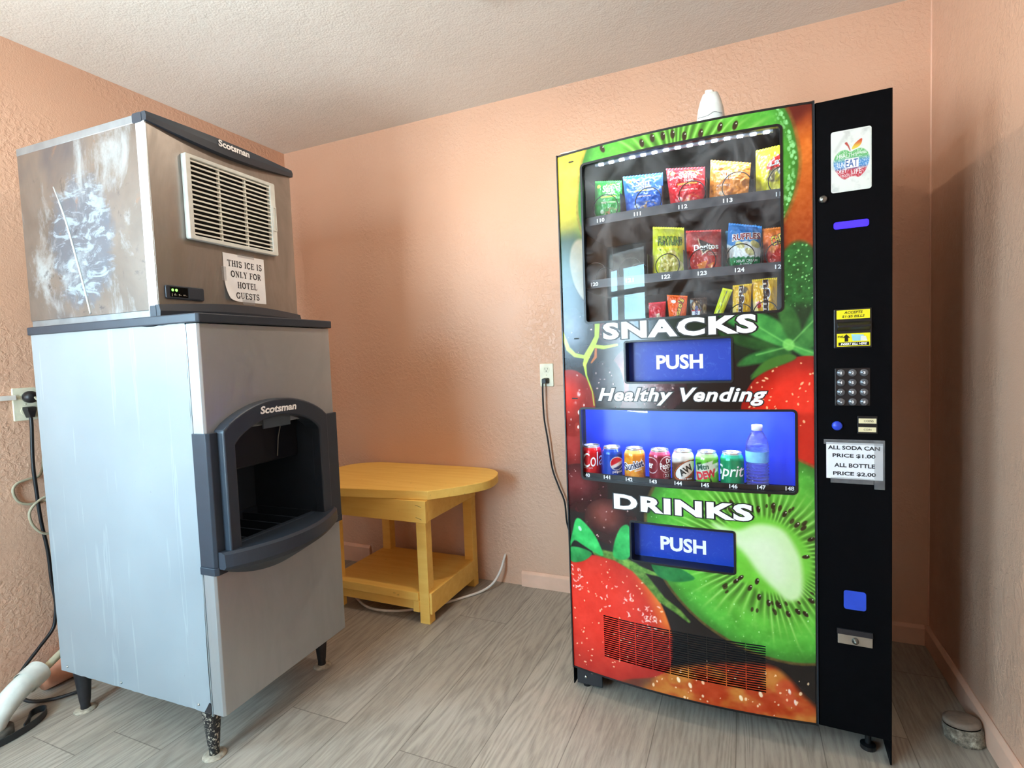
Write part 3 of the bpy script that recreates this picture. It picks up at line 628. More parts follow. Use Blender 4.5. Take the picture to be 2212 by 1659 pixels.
def P_in(poly, x, y):
    c = False
    for (ax, ay), (bx, by) in zip(poly, poly[1:]+poly[:1]):
        if (ay > y) != (by > y) and x < ax+(y-ay)/(by-ay)*(bx-ax): c = not c
    return c
def ticks(a, b, must, step):
    xs = sorted(set([a, b]+[m for m in must if a < m < b])); out = [a]
    for p, q in zip(xs, xs[1:]):
        n = max(1, int(math.ceil((q-p)/step-1e-6))); out += [p+(q-p)*k/n for k in range(1, n+1)]
    return np.array(out)
def vending_machine():
    t = thing('vending_machine', 'tall black vending machine wrapped in kiwi and strawberry pictures', 'vending machine', VM)
    black = pm('black_powder_coat', (5, 6, 9), 0.5, 0, 0.2, 60, 0.05, 500, 0.06)
    dull = pm('black_liner', (16, 17, 20), 0.6, 0, 0.2, 20)
    rimm = pm('black_gasket', (14, 15, 18), 0.4)
    D = 0.64
    m = MB()
    m.box(0, 0.004, 0, D, 0.012, VH).box(VW-0.004, VW, -0.004, D, 0.0, VH).box(0.004, VW-0.004, D-0.004, D, 0.05, VH).box(0.004, VW-0.004, 0, D, VH-0.004, VH).box(0.004, VW-0.004, 0.02, D, 0.07, 0.075)
    m.build('cabinet', black, t, 0.001)
    # printed bowed door, with the openings and the vent slots cut out of it
    nc, nr = 9, 20
    cw = (VENT[1]-VENT[0])/nc; rh = (VENT[3]-VENT[2])/nr
    vu = [VENT[0]+cw*k+d for k in range(nc) for d in (0.0012, cw-0.0012)]; vz = [VENT[2]+rh*k+d for k in range(nr) for d in (0.0, rh*0.56)]
    must_u = list(SNACK[:2])+list(DRINK[:2])+list(PUSH1[:2])+list(PUSH2[:2])+vu
    must_z = list(SNACK[2:])+list(DRINK[2:])+list(PUSH1[2:])+list(PUSH2[2:])+vz
    us = ticks(0.003, UW-0.003, must_u, 0.00165); zs = ticks(DZ0, DZ1, must_z, 0.00165)
    def skip(u, z):
        r = np.zeros(len(u), bool)
        for w in (SNACK, DRINK, PUSH1, PUSH2): r |= (u > w[0]) & (u < w[1]) & (z > w[2]) & (z < w[3])
        inv = (u > VENT[0]) & (u < VENT[1]) & (z > VENT[2]) & (z < VENT[3])
        fu = ((u-VENT[0]) % cw); fz = ((z-VENT[2]) % rh)
        return r | (inv & (fu > 0.0012) & (fu < cw-0.0012) & (fz < rh*0.56))
    sheet('door_picture', us, zs, lambda u, z: np.stack([u, -bow(u), z], 1), fruit_wrap, print_mat('fruit_print', 0.20, 0.06, 700, 0.5), t, skip)
    # door rim and the dark backing behind the vent
    m = MB(); N = 24
    prof = [(0.001+(UW-0.004)*k/N) for k in range(N+1)]
    for z0, z1 in ((DZ1, DZ1+0.006), (DZ0-0.006, DZ0)):
        for a, b in zip(prof, prof[1:]):
            pa, pb = float(bow(a)), float(bow(b))
            m.add([(a, -pa-0.001, z0), (b, -pb-0.001, z0), (b, 0.02, z0), (a, 0.02, z0), (a, -pa-0.001, z1), (b, -pb-0.001, z1), (b, 0.02, z1), (a, 0.02, z1)], [(0, 3, 2, 1), (4, 5, 6, 7), (0, 1, 5, 4), (2, 3, 7, 6)])
    m.box(-0.001, 0.003, -0.005, 0.02, DZ0-0.006, DZ1+0.006)
    m.box(UW-0.003, UW+0.003, -0.016, 0.02, DZ0-0.006, DZ1+0.006)
    m.build('door_rim', rimm, t)
    MB().box(0.10, 0.64, 0.07, 0.074, 0.10, 0.31).build('vent_backing', dull, t)
    # window frames: rounded black gaskets that follow the bow
    def gasket(name, w, wd, r, mat, depth=0.012, out=0.003):
        o = rrect(*w, r, 6); i_ = rrect(w[0]+wd, w[1]-wd, w[2]+wd, w[3]-wd, max(r-wd, 0.002), 6)
        def dens(P):
            q = []
            for a, b in zip(P, P[1:]+P[:1]):
                n = 16 if math.hypot(b[0]-a[0], b[1]-a[1]) > 0.06 else 1
                q += [(a[0]+(b[0]-a[0])*k/n, a[1]+(b[1]-a[1])*k/n) for k in range(n)]
            return q
        q = []; qi = []
        for (a, b), (c, d) in zip(zip(o, o[1:]+o[:1]), zip(i_, i_[1:]+i_[:1])):
            n = 16 if math.hypot(b[0]-a[0], b[1]-a[1]) > 0.06 else 1
            for k in range(n):
                q.append((a[0]+(b[0]-a[0])*k/n, a[1]+(b[1]-a[1])*k/n)); qi.append((c[0]+(d[0]-c[0])*k/n, c[1]+(d[1]-c[1])*k/n))
        return MB().ring(q, qi, lambda p: bl(p[0], p[1], out), lambda p: bl(p[0], p[1], -depth)).build(name, mat, t)
    grow = lambda w, g: (w[0]-g, w[1]+g, w[2]-g, w[3]+g)
    gasket('snack_window_frame', grow(SNACK, 0.005), 0.007, 0.016, rimm)
    gasket('drink_window_frame', grow(DRINK, 0.005), 0.007, 0.014, rimm)
    gasket('push_frame', grow(PUSH1, 0.003), 0.006, 0.010, rimm, 0.05, 0.003)
    gasket('push_frame', grow(PUSH2, 0.003), 0.006, 0.010, rimm, 0.05, 0.003)
    gm = glass_mat('display_glass', (0.93, 0.96, 0.97, 1), 0.16)
    for nm, w in (('snack_glass', SNACK), ('drink_glass', DRINK)):
        gus = np.linspace(w[0], w[1], 40)
        n = len(gus)
        m = MB().add([bl(a, w[2], -0.008) for a in gus]+[bl(a, w[3], -0.008) for a in gus], [(i, i+1, n+i+1, n+i) for i in range(n-1)])
        g = m.build(nm, gm if nm[0] == 's' else glass_mat('drink_display_glass', (0.97, 0.98, 0.99, 1), 0.03), t, smooth=True)
    # snack compartment: liner, trays with numbered fronts, wire coils, lamp strip
    m = MB(); a, b, c, d = 0.045, 0.712, 1.225, 1.80
    m.box(a-0.004, a, -0.005, 0.52, c, d).box(b, b+0.004, -0.005, 0.52, c, d).box(a, b, 0.52, 0.524, c, d).box(a, b, -0.012, 0.52, d, d+0.004).box(a, b, -0.012, 0.52, c-0.004, c)
    m.build('snack_compartment', dull, t)
    stripm = pm('charcoal_tray_front', (56, 58, 66), 0.45, 0, 0.08, 30)
    numm = pm('white_print', (248, 250, 250), 0.5)
    def tray(zp, zf0, zf1, u0, u1, off, mat=stripm, depth=0.42):
        N = 20; m = MB(); uu = np.linspace(u0, u1, N)
        for x, y in zip(uu, uu[1:]):
            va, vb = float(bow(x))+off, float(bow(y))+off
            m.add([(x, -va, zf0), (y, -vb, zf0), (y, -vb+0.003, zf0), (x, -va+0.003, zf0), (x, -va, zf1), (y, -vb, zf1), (y, -vb+0.003, zf1), (x, -va+0.003, zf1)], [(0, 1, 5, 4), (2, 3, 7, 6), (4, 5, 6, 7), (0, 3, 2, 1)])
            m.add([(x, -va+0.003, zp-0.002), (y, -vb+0.003, zp-0.002), (y, depth, zp-0.002), (x, depth, zp-0.002), (x, -va+0.003, zp), (y, -vb+0.003, zp), (y, depth, zp), (x, depth, zp)], [(0, 3, 2, 1), (4, 5, 6, 7), (2, 3, 7, 6), (0, 1, 5, 4)])
        return m.build('tray', mat, t)
    def numbers(tr, items, off, h=0.0125, w=0.026):
        for s_, x, z in items:
            k = 0.42 if s_ == '111' else 0.5
            lettering('number_label', [(s_, x-w*k, x+w*k, z-h/2, z+h/2)], numm, lambda x, z: (x, -float(bow(x))-off-0.0006, z), t, 0.03, 0, 0.02)
    t1 = tray(1.598, 1.592, 1.619, 0.05, 0.708, -0.030); numbers(t1, [('110', 0.143, 1.604), ('111', 0.265, 1.604), ('112', 0.403, 1.604), ('113', 0.529, 1.604), ('114', 0.668, 1.604)], -0.030)
    t2 = tray(1.393, 1.387, 1.414, 0.05, 0.708, -0.030); numbers(t2, [('120', 0.115, 1.400), ('121', 0.235, 1.400), ('122', 0.349, 1.400), ('123', 0.455, 1.400), ('124', 0.558, 1.400), ('125', 0.664, 1.400)], -0.030)
    tray(1.236, 1.230, 1.257, 0.05, 0.708, -0.030)
    divm = pm('clear_divider_edge', (120, 126, 132), 0.3)
    for zt, xs in ((1.598, (0.207, 0.340, 0.469, 0.599)), (1.393, (0.290, 0.4, 0.511, 0.616))):
        for x in xs: MB().box(x-0.0008, x+0.0008, -float(bow(x))+0.045, 0.40, zt, zt+0.085).build('divider', pm('black_divider', (20, 21, 25), 0.4), t)
    wire = pm('black_wire', (14, 15, 18), 0.3, 0.4)
    for (x, z, r) in ((0.158, 1.645, 0.041), (0.298, 1.642, 0.040), (0.429, 1.641, 0.038), (0.553, 1.645, 0.040), (0.676, 1.645, 0.040), (0.352, 1.435, 0.036), (0.455, 1.437, 0.038), (0.560, 1.438, 0.039), (0.664, 1.436, 0.037), (0.235, 1.435, 0.037), (0.115, 1.435, 0.037), (0.56, 1.272, 0.030), (0.625, 1.272, 0.032)):
        y0 = -float(bow(x))+0.042; path = []
        for k in range(29): an = -PI*0.5+2*PI*k/28; path.append((x+r*math.cos(an), y0, z+r*math.sin(an)))
        path.append((x, y0+0.01, z-r)); path.append((x, y0+0.115, z-r))
        for k in range(1, 29): an = -PI*0.5+2*PI*k/28; path.append((x+r*math.cos(an), y0+0.125, z+r*math.sin(an)))
        MB().tube(path, 0.0015, 6).build('coil', wire, t, smooth=True)
    # lamp strip at the top of the snack window
    m = MB(); uu = np.linspace(0.128, 0.650, 20)
    for x, y in zip(uu, uu[1:]):
        va, vb = float(bow(x))-0.030, float(bow(y))-0.030
        m.add([(x, -va, 1.780), (y, -vb, 1.780), (y, -vb+0.012, 1.780), (x, -va+0.012, 1.780), (x, -va, 1.794), (y, -vb, 1.794), (y, -vb+0.012, 1.794), (x, -va+0.012, 1.794)], [(0, 1, 5, 4), (2, 3, 7, 6), (4, 5, 6, 7), (0, 3, 2, 1)])
    st = m.build('lamp_strip', pm('frosted_channel', (150, 154, 170), 0.35), t)
    m = MB()
    for k in range(15):
        x = 0.150+0.0345*k; v = float(bow(x))-0.0285; m.box(x-0.0075, x+0.0075, -v-0.001, -v+0.006, 1.7775, 1.7835)
    m.build('led', emat('cold_led', (226, 240, 255), 14), st)
    ar = area('snack_lamp', (0, 0, 0), (0, 0, 0), 0.50, 0.02, 0.9, (0.86, 0.93, 1.0)); ar.parent = t; ar.location = (0.39, 0.008, 1.772); ar.rotation_euler = (math.radians(25), 0, 0)
    # drink compartment: blue plastic liner lit from above
    blue = pm('blue_plastic', (36, 66, 214), 0.35, 0, 0.06, 14, 0.02, 60)
    MB().box(0.030, 0.728, 0.120, 0.124, 0.74, 1.0).box(0.720, 0.724, -0.005, 0.12, 0.74, 1.0).build('drink_back', blue, t)
    MB().box(0.030, 0.034, -0.002, 0.12, 0.73, 1.02).box(0.030, 0.724, -0.010, 0.124, 1.02, 1.024).build('drink_compartment', dull, t)
    tray(0.7365, 0.745, 0.769, 0.036, 0.718, -0.014, pm('black_tray_front', (12, 12, 14), 0.35), 0.118)
    numbers(None, [(str(140+k), x, z) for k, (x, z) in enumerate(((0.071, 0.760), (0.144, 0.760), (0.220, 0.7595), (0.298, 0.759), (0.375, 0.760), (0.454, 0.7595), (0.533, 0.761), (0.609, 0.762), (0.683, 0.7615)))], -0.014, 0.0125, 0.0225)
    ar = area('drink_lamp', (0, 0, 0), (0, 0, 0), 0.60, 0.03, 2.2, (0.80, 0.88, 1.0)); ar.parent = t; ar.location = (0.36, 0.030, 1.012); ar.rotation_euler = (0, 0, 0)
    # push flaps
    pushm = NT('blue_push_flap'); v = pushm.coord(); sc = pushm.noise(v, 30, 5, 0.7, 2.0)
    pushm.set(pushm.mix(pushm.ramp(sc, [(0.55, (0, 0, 0)), (0.75, (0.35, 0.35, 0.35))]), L(24, 62, 176), L(96, 136, 220)), 0.32, 0, 0.5)
    for w, tx in ((PUSH1, (0.310, 0.4505, 1.113, 1.1585)), (PUSH2, (0.310, 0.4495, 0.529, 0.575))):
        f = MB().box(w[0]+0.002, w[1]-0.002, 0.008, 0.012, w[2]+0.002, w[3]-0.002).build('push_flap', pushm.m, t, 0.001)
        lettering('push_lettering', [('PUSH', *tx)], numm, lambda x, z: (x, 0.0074, z), f, 0.035)
        MB().box(w[0]-0.004, w[1]+0.004, 0.030, 0.034, w[2]-0.004, w[3]+0.004).box(w[0]-0.004, w[0]-0.0005, -0.012, 0.03, w[2]-0.004, w[3]+0.004).box(w[1]+0.0005, w[1]+0.004, -0.012, 0.03, w[2]-0.004, w[3]+0.004).box(w[0], w[1], -0.012, 0.03, w[3]+0.0005, w[3]+0.004).box(w[0], w[1], -0.012, 0.03, w[2]-0.004, w[2]-0.0005).build('flap_recess', dull, t)
    # door lettering: white with black outline
    blk = pm('black_print', (8, 8, 9), 0.4)
    for nm, ln, bold, sh, sp in (('snacks_lettering', ('SNACKS', 0.149, 0.602, 1.214, 1.269), 0.045, 0, 1.12), ('healthy_vending_lettering', ('Healthy Vending', 0.126, 0.627, 1.003, 1.058), 0.03, 0.28, 1.08), ('drinks_lettering', ('DRINKS', 0.170, 0.585, 0.662, 0.713), 0.045, 0, 1.12)):
        lettering(nm+'_outline', [ln], blk, lambda x, z: bl(x, z, 0.0011), t, bold, sh, 0.03, 0.045, sp)
        lettering(nm, [ln], numm, lambda x, z: bl(x, z, 0.0017), t, bold, sh, 0.03, 0, sp)
    # right-hand control panel
    MB().box(UW+0.003, VW-0.002, -0.012, 0.0, DZ0-0.004, VH-0.002).build('control_panel', black, t, 0.003)
    MB().box(UW+0.0005, UW+0.003, -0.0175, 0.0, DZ0, VH-0.002).build('door_edge_strip', pm('dark_chrome_edge', (70, 84, 100), 0.25, 0.8), t)
    MB().lathe([(0.0, 0.0), (0.0105, 0.0), (0.0105, 0.006), (0.007, 0.010), (0.0, 0.011)], (0.770, -0.012, 1.567), 24, 'y', False).build('lock', pm('dull_steel', (120, 122, 118), 0.3, 0.9), t, smooth=True)
    # apple poster
    ap = MB().prism(rrect(0.789, 0.881, 1.580, 1.741, 0.006), lambda p: (p[0], -0.0122, p[1]), lambda p: (p[0], -0.0132, p[1])).build('poster_card', pm('white_card', (214, 222, 218), 0.45), t)
    apple = smooth_poly([(0.834, 1.682), (0.825, 1.688), (0.812, 1.688), (0.800, 1.678), (0.795, 1.660), (0.799, 1.638), (0.810, 1.620), (0.821, 1.612), (0.832, 1.617), (0.843, 1.617), (0.853, 1.614), (0.865, 1.625), (0.874, 1.645), (0.876, 1.664), (0.869, 1.680), (0.857, 1.688), (0.845, 1.686)], 5)
    def poster(u, z):
        P = Paint(u, z, (216, 224, 220)); n = fbm(u*120, z*120); n4 = fbm(u*40, z*40+5)
        P.over((176, 184, 182), ss(0.55, 0.75, n4)*0.7)
        P.over((188, 194, 192), P.stroke([(0.80, 1.69), (0.815, 1.715), (0.828, 1.735)], 0.004, 0.003)*0.6)
        k = (z-1.612)/0.076
        col = np.where((k > 0.66)[:, None], np.array([96, 176, 110]), np.where((k > 0.34)[:, None], np.array([70, 130, 190]), np.array([178, 48, 66])))
        t_ = ss(0.56, 0.78, k)[:, None]; col2 = np.array([70, 136, 196])*(1-t_)+np.array([98, 178, 108])*t_
        t_ = ss(0.28, 0.42, k)[:, None]; col2 = np.array([180, 50, 66])*(1-t_)+col2*t_
        a = P.poly(apple, 0.0008); P.over(col2, a)
        P.over((236, 240, 240), a*ss(0.60, 0.66, vnoise(u*900, z*420))*0.55)
        g = ss(1.69, 1.712, z)[:, None]; P.over(np.array([214, 196, 70])*(1-g)+np.array([190, 70, 50])*g, P.poly(smooth_poly([(0.837, 1.688), (0.842, 1.700), (0.852, 1.709), (0.860, 1.712), (0.858, 1.699), (0.850, 1.691)], 4), 0.0006))
        P.over((168, 70, 62), P.stroke([(0.824, 1.706), (0.829, 1.698), (0.833, 1.686)], [0.003, 0.0018, 0.0009], 0.0006))
        P.over((232, 236, 236), P.poly([(0.821, 1.640), (0.852, 1.640), (0.852, 1.665), (0.821, 1.665)], 0.0006))
        return P.c
    sheet('apple_print', np.linspace(0.791, 0.879, 100), np.linspace(1.583, 1.738, 170), lambda u, z: np.stack([u, np.full(len(u), -0.0136), z], 1), poster, print_mat('poster_print', 0.4), ap)
    lettering('poster_words', [('EAT', 0.8225, 0.8505, 1.6425, 1.6625)], pm('blue_ink', (34, 86, 152), 0.5), lambda x, z: (x, -0.0139, z), ap, 0.01)
    lettering('poster_words', [('RUN', 0.8025, 0.8205, 1.643, 1.657), ('HEALTH', 0.803, 0.842, 1.6685, 1.6785), ('DIET', 0.802, 0.826, 1.629, 1.6385), ('LIFE', 0.8355, 0.8585, 1.6225, 1.635), ('FITNESS', 0.845, 0.870, 1.6725, 1.679), ('HEALTHY', 0.850, 0.872, 1.635, 1.6395), ('BODY', 0.815, 0.831, 1.6185, 1.625)], pm('pale_ink', (226, 232, 236), 0.5), lambda x, z: (x, -0.0139, z), ap, 0.0)
    # glowing blue card-reader bar
    MB().prism(rrect(0.7945, 0.875, 1.4825, 1.5015, 0.006), lambda p: (p[0], -0.0122, p[1]), lambda p: (p[0], -0.0135, p[1])).build('light_bar', emat('blue_glow', (44, 10, 255), 1.6), t)
    # bill acceptor
    ba = MB().box(0.7935, 0.881, -0.016, -0.0122, 1.1605, 1.267).build('bill_acceptor', rimm, t, 0.002)
    yel = pm('yellow_label', (238, 226, 30), 0.4)
    MB().box(0.800, 0.8765, -0.0168, -0.0161, 1.2395, 1.2635).build('top_label', yel, ba)
    lettering('label_lettering', [('ACCEPTS', 0.8175, 0.860, 1.2535, 1.2605), ('$1-$5 BILLS', 0.8125, 0.8645, 1.2425, 1.2500)], blk, lambda x, z: (x, -0.0171, z), ba, 0.02, 0.2)
    MB().box(0.8005, 0.877, -0.0168, -0.0161, 1.1655, 1.2005).build('bottom_label', yel, ba)
    MB().box(0.8040, 0.8745, -0.0172, -0.0169, 1.1675, 1.1765).build('label_band', blk, ba)
    lettering('label_lettering', [('INSERT BILL HERE', 0.8095, 0.8695, 1.1690, 1.1752)], numm, lambda x, z: (x, -0.0175, z), ba, 0.03, 0.2)
    lettering('label_lettering', [('mei', 0.8025, 0.8150, 1.1890, 1.1960)], blk, lambda x, z: (x, -0.0171, z), ba, 0.02)
    MB().prism([(0.8185, 1.1785), (0.8265, 1.1785), (0.8265, 1.189), (0.8310, 1.189), (0.8225, 1.1985), (0.8140, 1.189), (0.8185, 1.189)], lambda p: (p[0], -0.0169, p[1]), lambda p: (p[0], -0.0173, p[1])).build('arrow', blk, ba)
    MB().prism([(0.837, 1.1800), (0.866, 1.1800), (0.862, 1.196), (0.834, 1.198)], lambda p: (p[0], -0.0169, p[1]), lambda p: (p[0], -0.0172, p[1])).build('banknote_picture', pm('pale_blue_print', (150, 206, 220), 0.5), ba)
    MB().prism([(0.855, 1.1795), (0.871, 1.1795), (0.867, 1.192), (0.856, 1.193)], lambda p: (p[0], -0.0171, p[1]), lambda p: (p[0], -0.0174, p[1])).build('banknote_picture', pm('pale_print', (224, 228, 220), 0.5), ba)
    MB().prism([(-0.016, 1.232), (-0.030, 1.222), (-0.030, 1.217), (-0.016, 1.207)], lambda p: (0.801, p[0], p[1]), lambda p: (0.877, p[0], p[1])).build('bill_slot', pm('black_slot', (22, 23, 26), 0.35), ba, 0.001)
    # keypad
    kp = MB().box(0.7955, 0.877, -0.0145, -0.0122, 1.0035, 1.106).build('keypad', pm('keypad_plate', (20, 21, 25), 0.35), t, 0.003)
    keym = pm('clear_grey_key', (92, 96, 102), 0.2, 0.3)
    for r in range(4):
        for c in range(3):
            x, z = 0.8095+0.0268*c, 1.0935-0.0264*r
            k = MB().lathe([(0.0, 0.002), (0.0103, 0.002), (0.0103, 0.0055), (0.0085, 0.0075), (0.0, 0.0085)], (x, -0.0125, z), 20, 'y', False).build('key', keym, kp, smooth=True)
            ch = ('123', '456', '789', '*0#')[r][c]; wd = 0.0028 if ch == '1' else 0.0046
            lettering('key_lettering', [(ch, x-wd/2, x+wd/2, z-0.0036, z+0.0036 if ch != '*' else z+0.001)], numm, lambda a, b: (a, -0.0214, b), kp, 0.02)
    MB().lathe([(0.0, 0.0), (0.0125, 0.0), (0.0125, 0.008), (0.010, 0.0105), (0.0, 0.0115)], (0.800, -0.012, 0.948), 28, 'y', False).build('round_button', pm('blue_button', (30, 64, 196), 0.35), t, smooth=True)
    cs = MB().box(0.848, 0.8935, -0.0145, -0.0122, 0.9275, 0.9755).build('coin_slot', rimm, t, 0.001)
    crm = pm('cream_label', (228, 218, 176), 0.5)
    MB().box(0.8505, 0.891, -0.0152, -0.0146, 0.9555, 0.9690).build('coin_label', crm, cs); MB().box(0.850, 0.8905, -0.0152, -0.0146, 0.9320, 0.9450).build('coin_label', crm, cs)
    lettering('coin_lettering', [('COINS', 0.8625, 0.8845, 0.9595, 0.9650), ('COIN', 0.862, 0.8795, 0.9360, 0.9412)], pm('brown_ink', (90, 74, 52), 0.5), lambda x, z: (x, -0.0155, z), cs, 0.01)
    MB().box(0.8535, 0.888, -0.0150, -0.0146, 0.9475, 0.9530).build('slot_opening', blk, cs)
    MB().prism(rrect(0.8145, 0.8675, 0.4320, 0.4855, 0.007), lambda p: (p[0], -0.0122, p[1]), lambda p: (p[0], -0.0150, p[1])).build('coin_return_flap', pm('blue_return_flap', (34, 72, 196), 0.4), t, 0.001)
    lt = MB().box(0.7995, 0.882, -0.0150, -0.0122, 0.3305, 0.3600).build('lock_plate', pm('brushed_steel_plate', (182, 178, 168), 0.3, 0.85), t, 0.001)
    MB().prism([(-0.0122, 0.374), (-0.0165, 0.3735), (-0.021, 0.3605), (-0.0122, 0.3605)], lambda p: (0.7975, p[0], p[1]), lambda p: (0.8825, p[0], p[1])).build('plate_hood', pm('dark_hood', (30, 34, 40), 0.35, 0.3), lt)
    MB().lathe([(0.0, 0.0), (0.0085, 0.0), (0.0085, 0.004), (0.005, 0.0045), (0.005, 0.012), (0.0, 0.013)], (0.8415, -0.015, 0.344), 20, 'y', False).build('lock_barrel', pm('dull_steel', (120, 122, 118), 0.3, 0.9), lt, smooth=True)
    # toe space: hinge bracket, bolts and levelling foot
    br = MB().box(0.010, 0.100, 0.010, 0.016, 0.012, 0.070).build('toe_bracket', pm('grey_black_bracket', (34, 36, 40), 0.5), t, 0.001)
    for x, z in ((0.042, 0.040), (0.066, 0.060)):
        MB().lathe([(0.0, 0.0), (0.0055, 0.0), (0.0045, 0.004), (0.0, 0.005)], (x, 0.010, z), 14, 'y', False).build('bolt', pm('zinc_bolt', (206, 204, 196), 0.3, 0.9), br, smooth=True)
    MB().lathe([(0.0, 0.0), (0.013, 0.0), (0.013, 0.008), (0.005, 0.010), (0.005, 0.03), (0.0, 0.03)], (0.040, 0.028, 0.0), 18, 'z', False).build('levelling_foot', rimm, t)
    for x, y in ((0.88, 0.05), (0.05, 0.58), (0.88, 0.58)):
        MB().lathe([(0.0, 0.0), (0.02, 0.0), (0.02, 0.012), (0.008, 0.016), (0.008, 0.07), (0.0, 0.07)], (x, y, 0.0), 18, 'z', False).build('levelling_foot', rimm, t)
    MB().box(0.008, 0.095, 0.004, 0.030, VH, VH+0.006).box(0.010, 0.070, 0.010, 0.028, VH+0.012, VH+0.015).tube([(0.04, 0.02, VH), (0.04, 0.02, VH+0.014)], 0.006, 12).build('top_hinge', pm('zinc_bolt', (206, 204, 196), 0.3, 0.9), t)
    return t
vending_machine()

# ------------------------------------------------------------------ goods in the vending machine
CAMV = VM.inverted() @ Vector((2.4852, -2.4558, 1.1786))
def in_vm(u, v, z, rz=0.0): return VM @ Matrix.Translation((u, -v, z)) @ Matrix.Rotation(rz, 4, 'Z')
numw = pm('white_print', (248, 250, 250), 0.5)
foil_n = [0]
def bag(name, label, cat, quad, group, paint, words=(), thick=0.045, v_off=-0.085, zbase=None, seal=None, seed=0, crumple=1.0):
    """a pillow bag: quad = (top-left, top-right, bottom-right, bottom-left) as (u, z) on the shelf"""
    q = np.array(quad, float); cu = q[:, 0].mean(); zb = q[2:, 1].min() if zbase is None else zbase
    v0 = float(bow(cu))+v_off
    t = thing(name, label, cat, in_vm(cu, v0, zb), group)
    tl, tr, br, bl_ = [p-np.array([cu, zb]) for p in q]
    w = abs(q[1, 0]-q[0, 0])
    def place(s, r):                                    # s, r in 0..1
        s, r = np.asarray(s, float)[:, None], np.asarray(r, float)[:, None]
        return (bl_*(1-s)+br*s)*(1-r)+(tl*(1-s)+tr*s)*r
    def depth(s, r):
        e = np.clip(1-np.abs(2*s-1)**3.0, 0, 1)*np.clip(np.sin(PI*np.clip((r-0.03)/0.94, 0, 1)), 0, 1)**0.55
        d = thick/2*e
        cr = (fbm(s*7+seed*3.1, r*8+seed*1.7)-0.5)*0.013+(np.abs(fbm(s*4+r*3+seed, r*4-s*3+seed*2.3)-0.5))*-0.016
        return d+cr*crumple*np.clip(e, 0, 1)**0.5*w/0.11
    def front(s, r, off=0.0):
        p = place(s, r); return np.stack([p[:, 0], -depth(s, r)-off, p[:, 1]], 1)
    ss_ = np.linspace(0, 1, 64); rr = np.linspace(0, 1, 80)
    mat = print_mat(name+'_foil', 0.24, 0.08, 160, 0.6)
    def pr(s, r):
        P = Paint(s, r, (0, 0, 0)); paint(P, s, r); return P.c
    sheet('pouch', ss_, rr, lambda s, r: front(s, r), pr, mat, t)
    base = pr(np.array([0.1]), np.array([0.9]))[0]
    bm_ = pm(name+'_back_%d' % seed, tuple(float(x)*0.8 for x in base), 0.35)
    n = 12; m = MB(); S_, R_ = np.meshgrid(np.linspace(0, 1, n), np.linspace(0, 1, n), indexing='ij'); S_, R_ = S_.ravel(), R_.ravel()
    p = place(S_, R_); dd = depth(S_, R_)*0.8
    m.add(np.stack([p[:, 0], dd, p[:, 1]], 1), [(i*n+j, i*n+j+1, (i+1)*n+j+1, (i+1)*n+j) for i in range(n-1) for j in range(n-1)])
    m.build('back_panel', bm_, t, smooth=True)
    sc = tuple(float(x) for x in (seal if seal is not None else np.minimum(base*1.12+8, 255)))
    k = 26; m = MB(); s = np.linspace(0.0, 1.0, k); a = place(s, np.full(k, 0.955)); b = place(s, np.full(k, 1.0))
    zig = 0.0007*np.sin(np.arange(k)*PI)
    vs = [(x, -0.0012, y) for x, y in a]+[(x, -0.0012+0.0008*(-1)**i, y+0.0012*(i % 2)) for i, (x, y) in enumerate(b)]
    m.add(vs, [(i, i+1, k+i+1, k+i) for i in range(k-1)])
    m.build('top_seal', pm(name+'_seal_%d' % seed, sc, 0.3), t)
    for body, s0, s1, r0, r1, mat_, bold, shear, *rest in words:
        rot = rest[0] if rest else 0.0; pad = rest[1] if len(rest) > 1 else 0.0
        def fn(x, z, off=0.0014 if not pad else 0.0009):
            c = front(np.array([np.clip(x, 0.02, 0.98)]), np.array([np.clip(z, 0.02, 0.98)]), off)[0]
            return (float(c[0]), float(c[1]), float(c[2]))
        lettering('lettering', [(body, s0, s1, r0, r1, rot)], mat_, fn, t, bold, shear, 0.05, pad)
    return t
def chips_print(base, dark, accent, food):
    def f(P, s, r):
        n = fbm(s*5+1, r*6+2)
        P.over(np.array(base)[None, :]*(0.86+0.24*n)[:, None], np.ones(len(s)))
        P.over(dark, ss(0.30, 0.10, r)*0.35)
        P.over(accent, P.poly([(0.28, 0.560), (0.80, 0.575), (0.80, 0.615), (0.28, 0.60)], 0.008)*0.9)
        P.over((250, 232, 90), P.ell((0.17, 0.86), (0.07, 0.045)) < 1)
        sun = P.ell((0.66, 0.80), (0.17, 0.115)); P.over(np.array(accent), ((sun > 0.86) & (sun < 1.0) & (r > 0.79)).astype(float)*0.9)
        for k in range(7):
            a = 0.3+0.4*k; P.over(np.array(accent), P.stroke([(0.66+0.21*math.cos(a), 0.80+0.14*math.sin(a)), (0.66+0.27*math.cos(a), 0.80+0.18*math.sin(a))], 0.008, 0.006)*0.6)
        P.over(food, np.clip(ss(0.45, 0.58, fbm(s*9+4, r*9+2))*ss(1.0, 0.6, P.ell((0.62, 0.22), (0.30, 0.12))), 0, 1)*0.95)
        P.over((250, 246, 238), ss(0.9, 0.5, P.ell((0.32, 0.24), (0.09, 0.07)))*0.75)
    return f
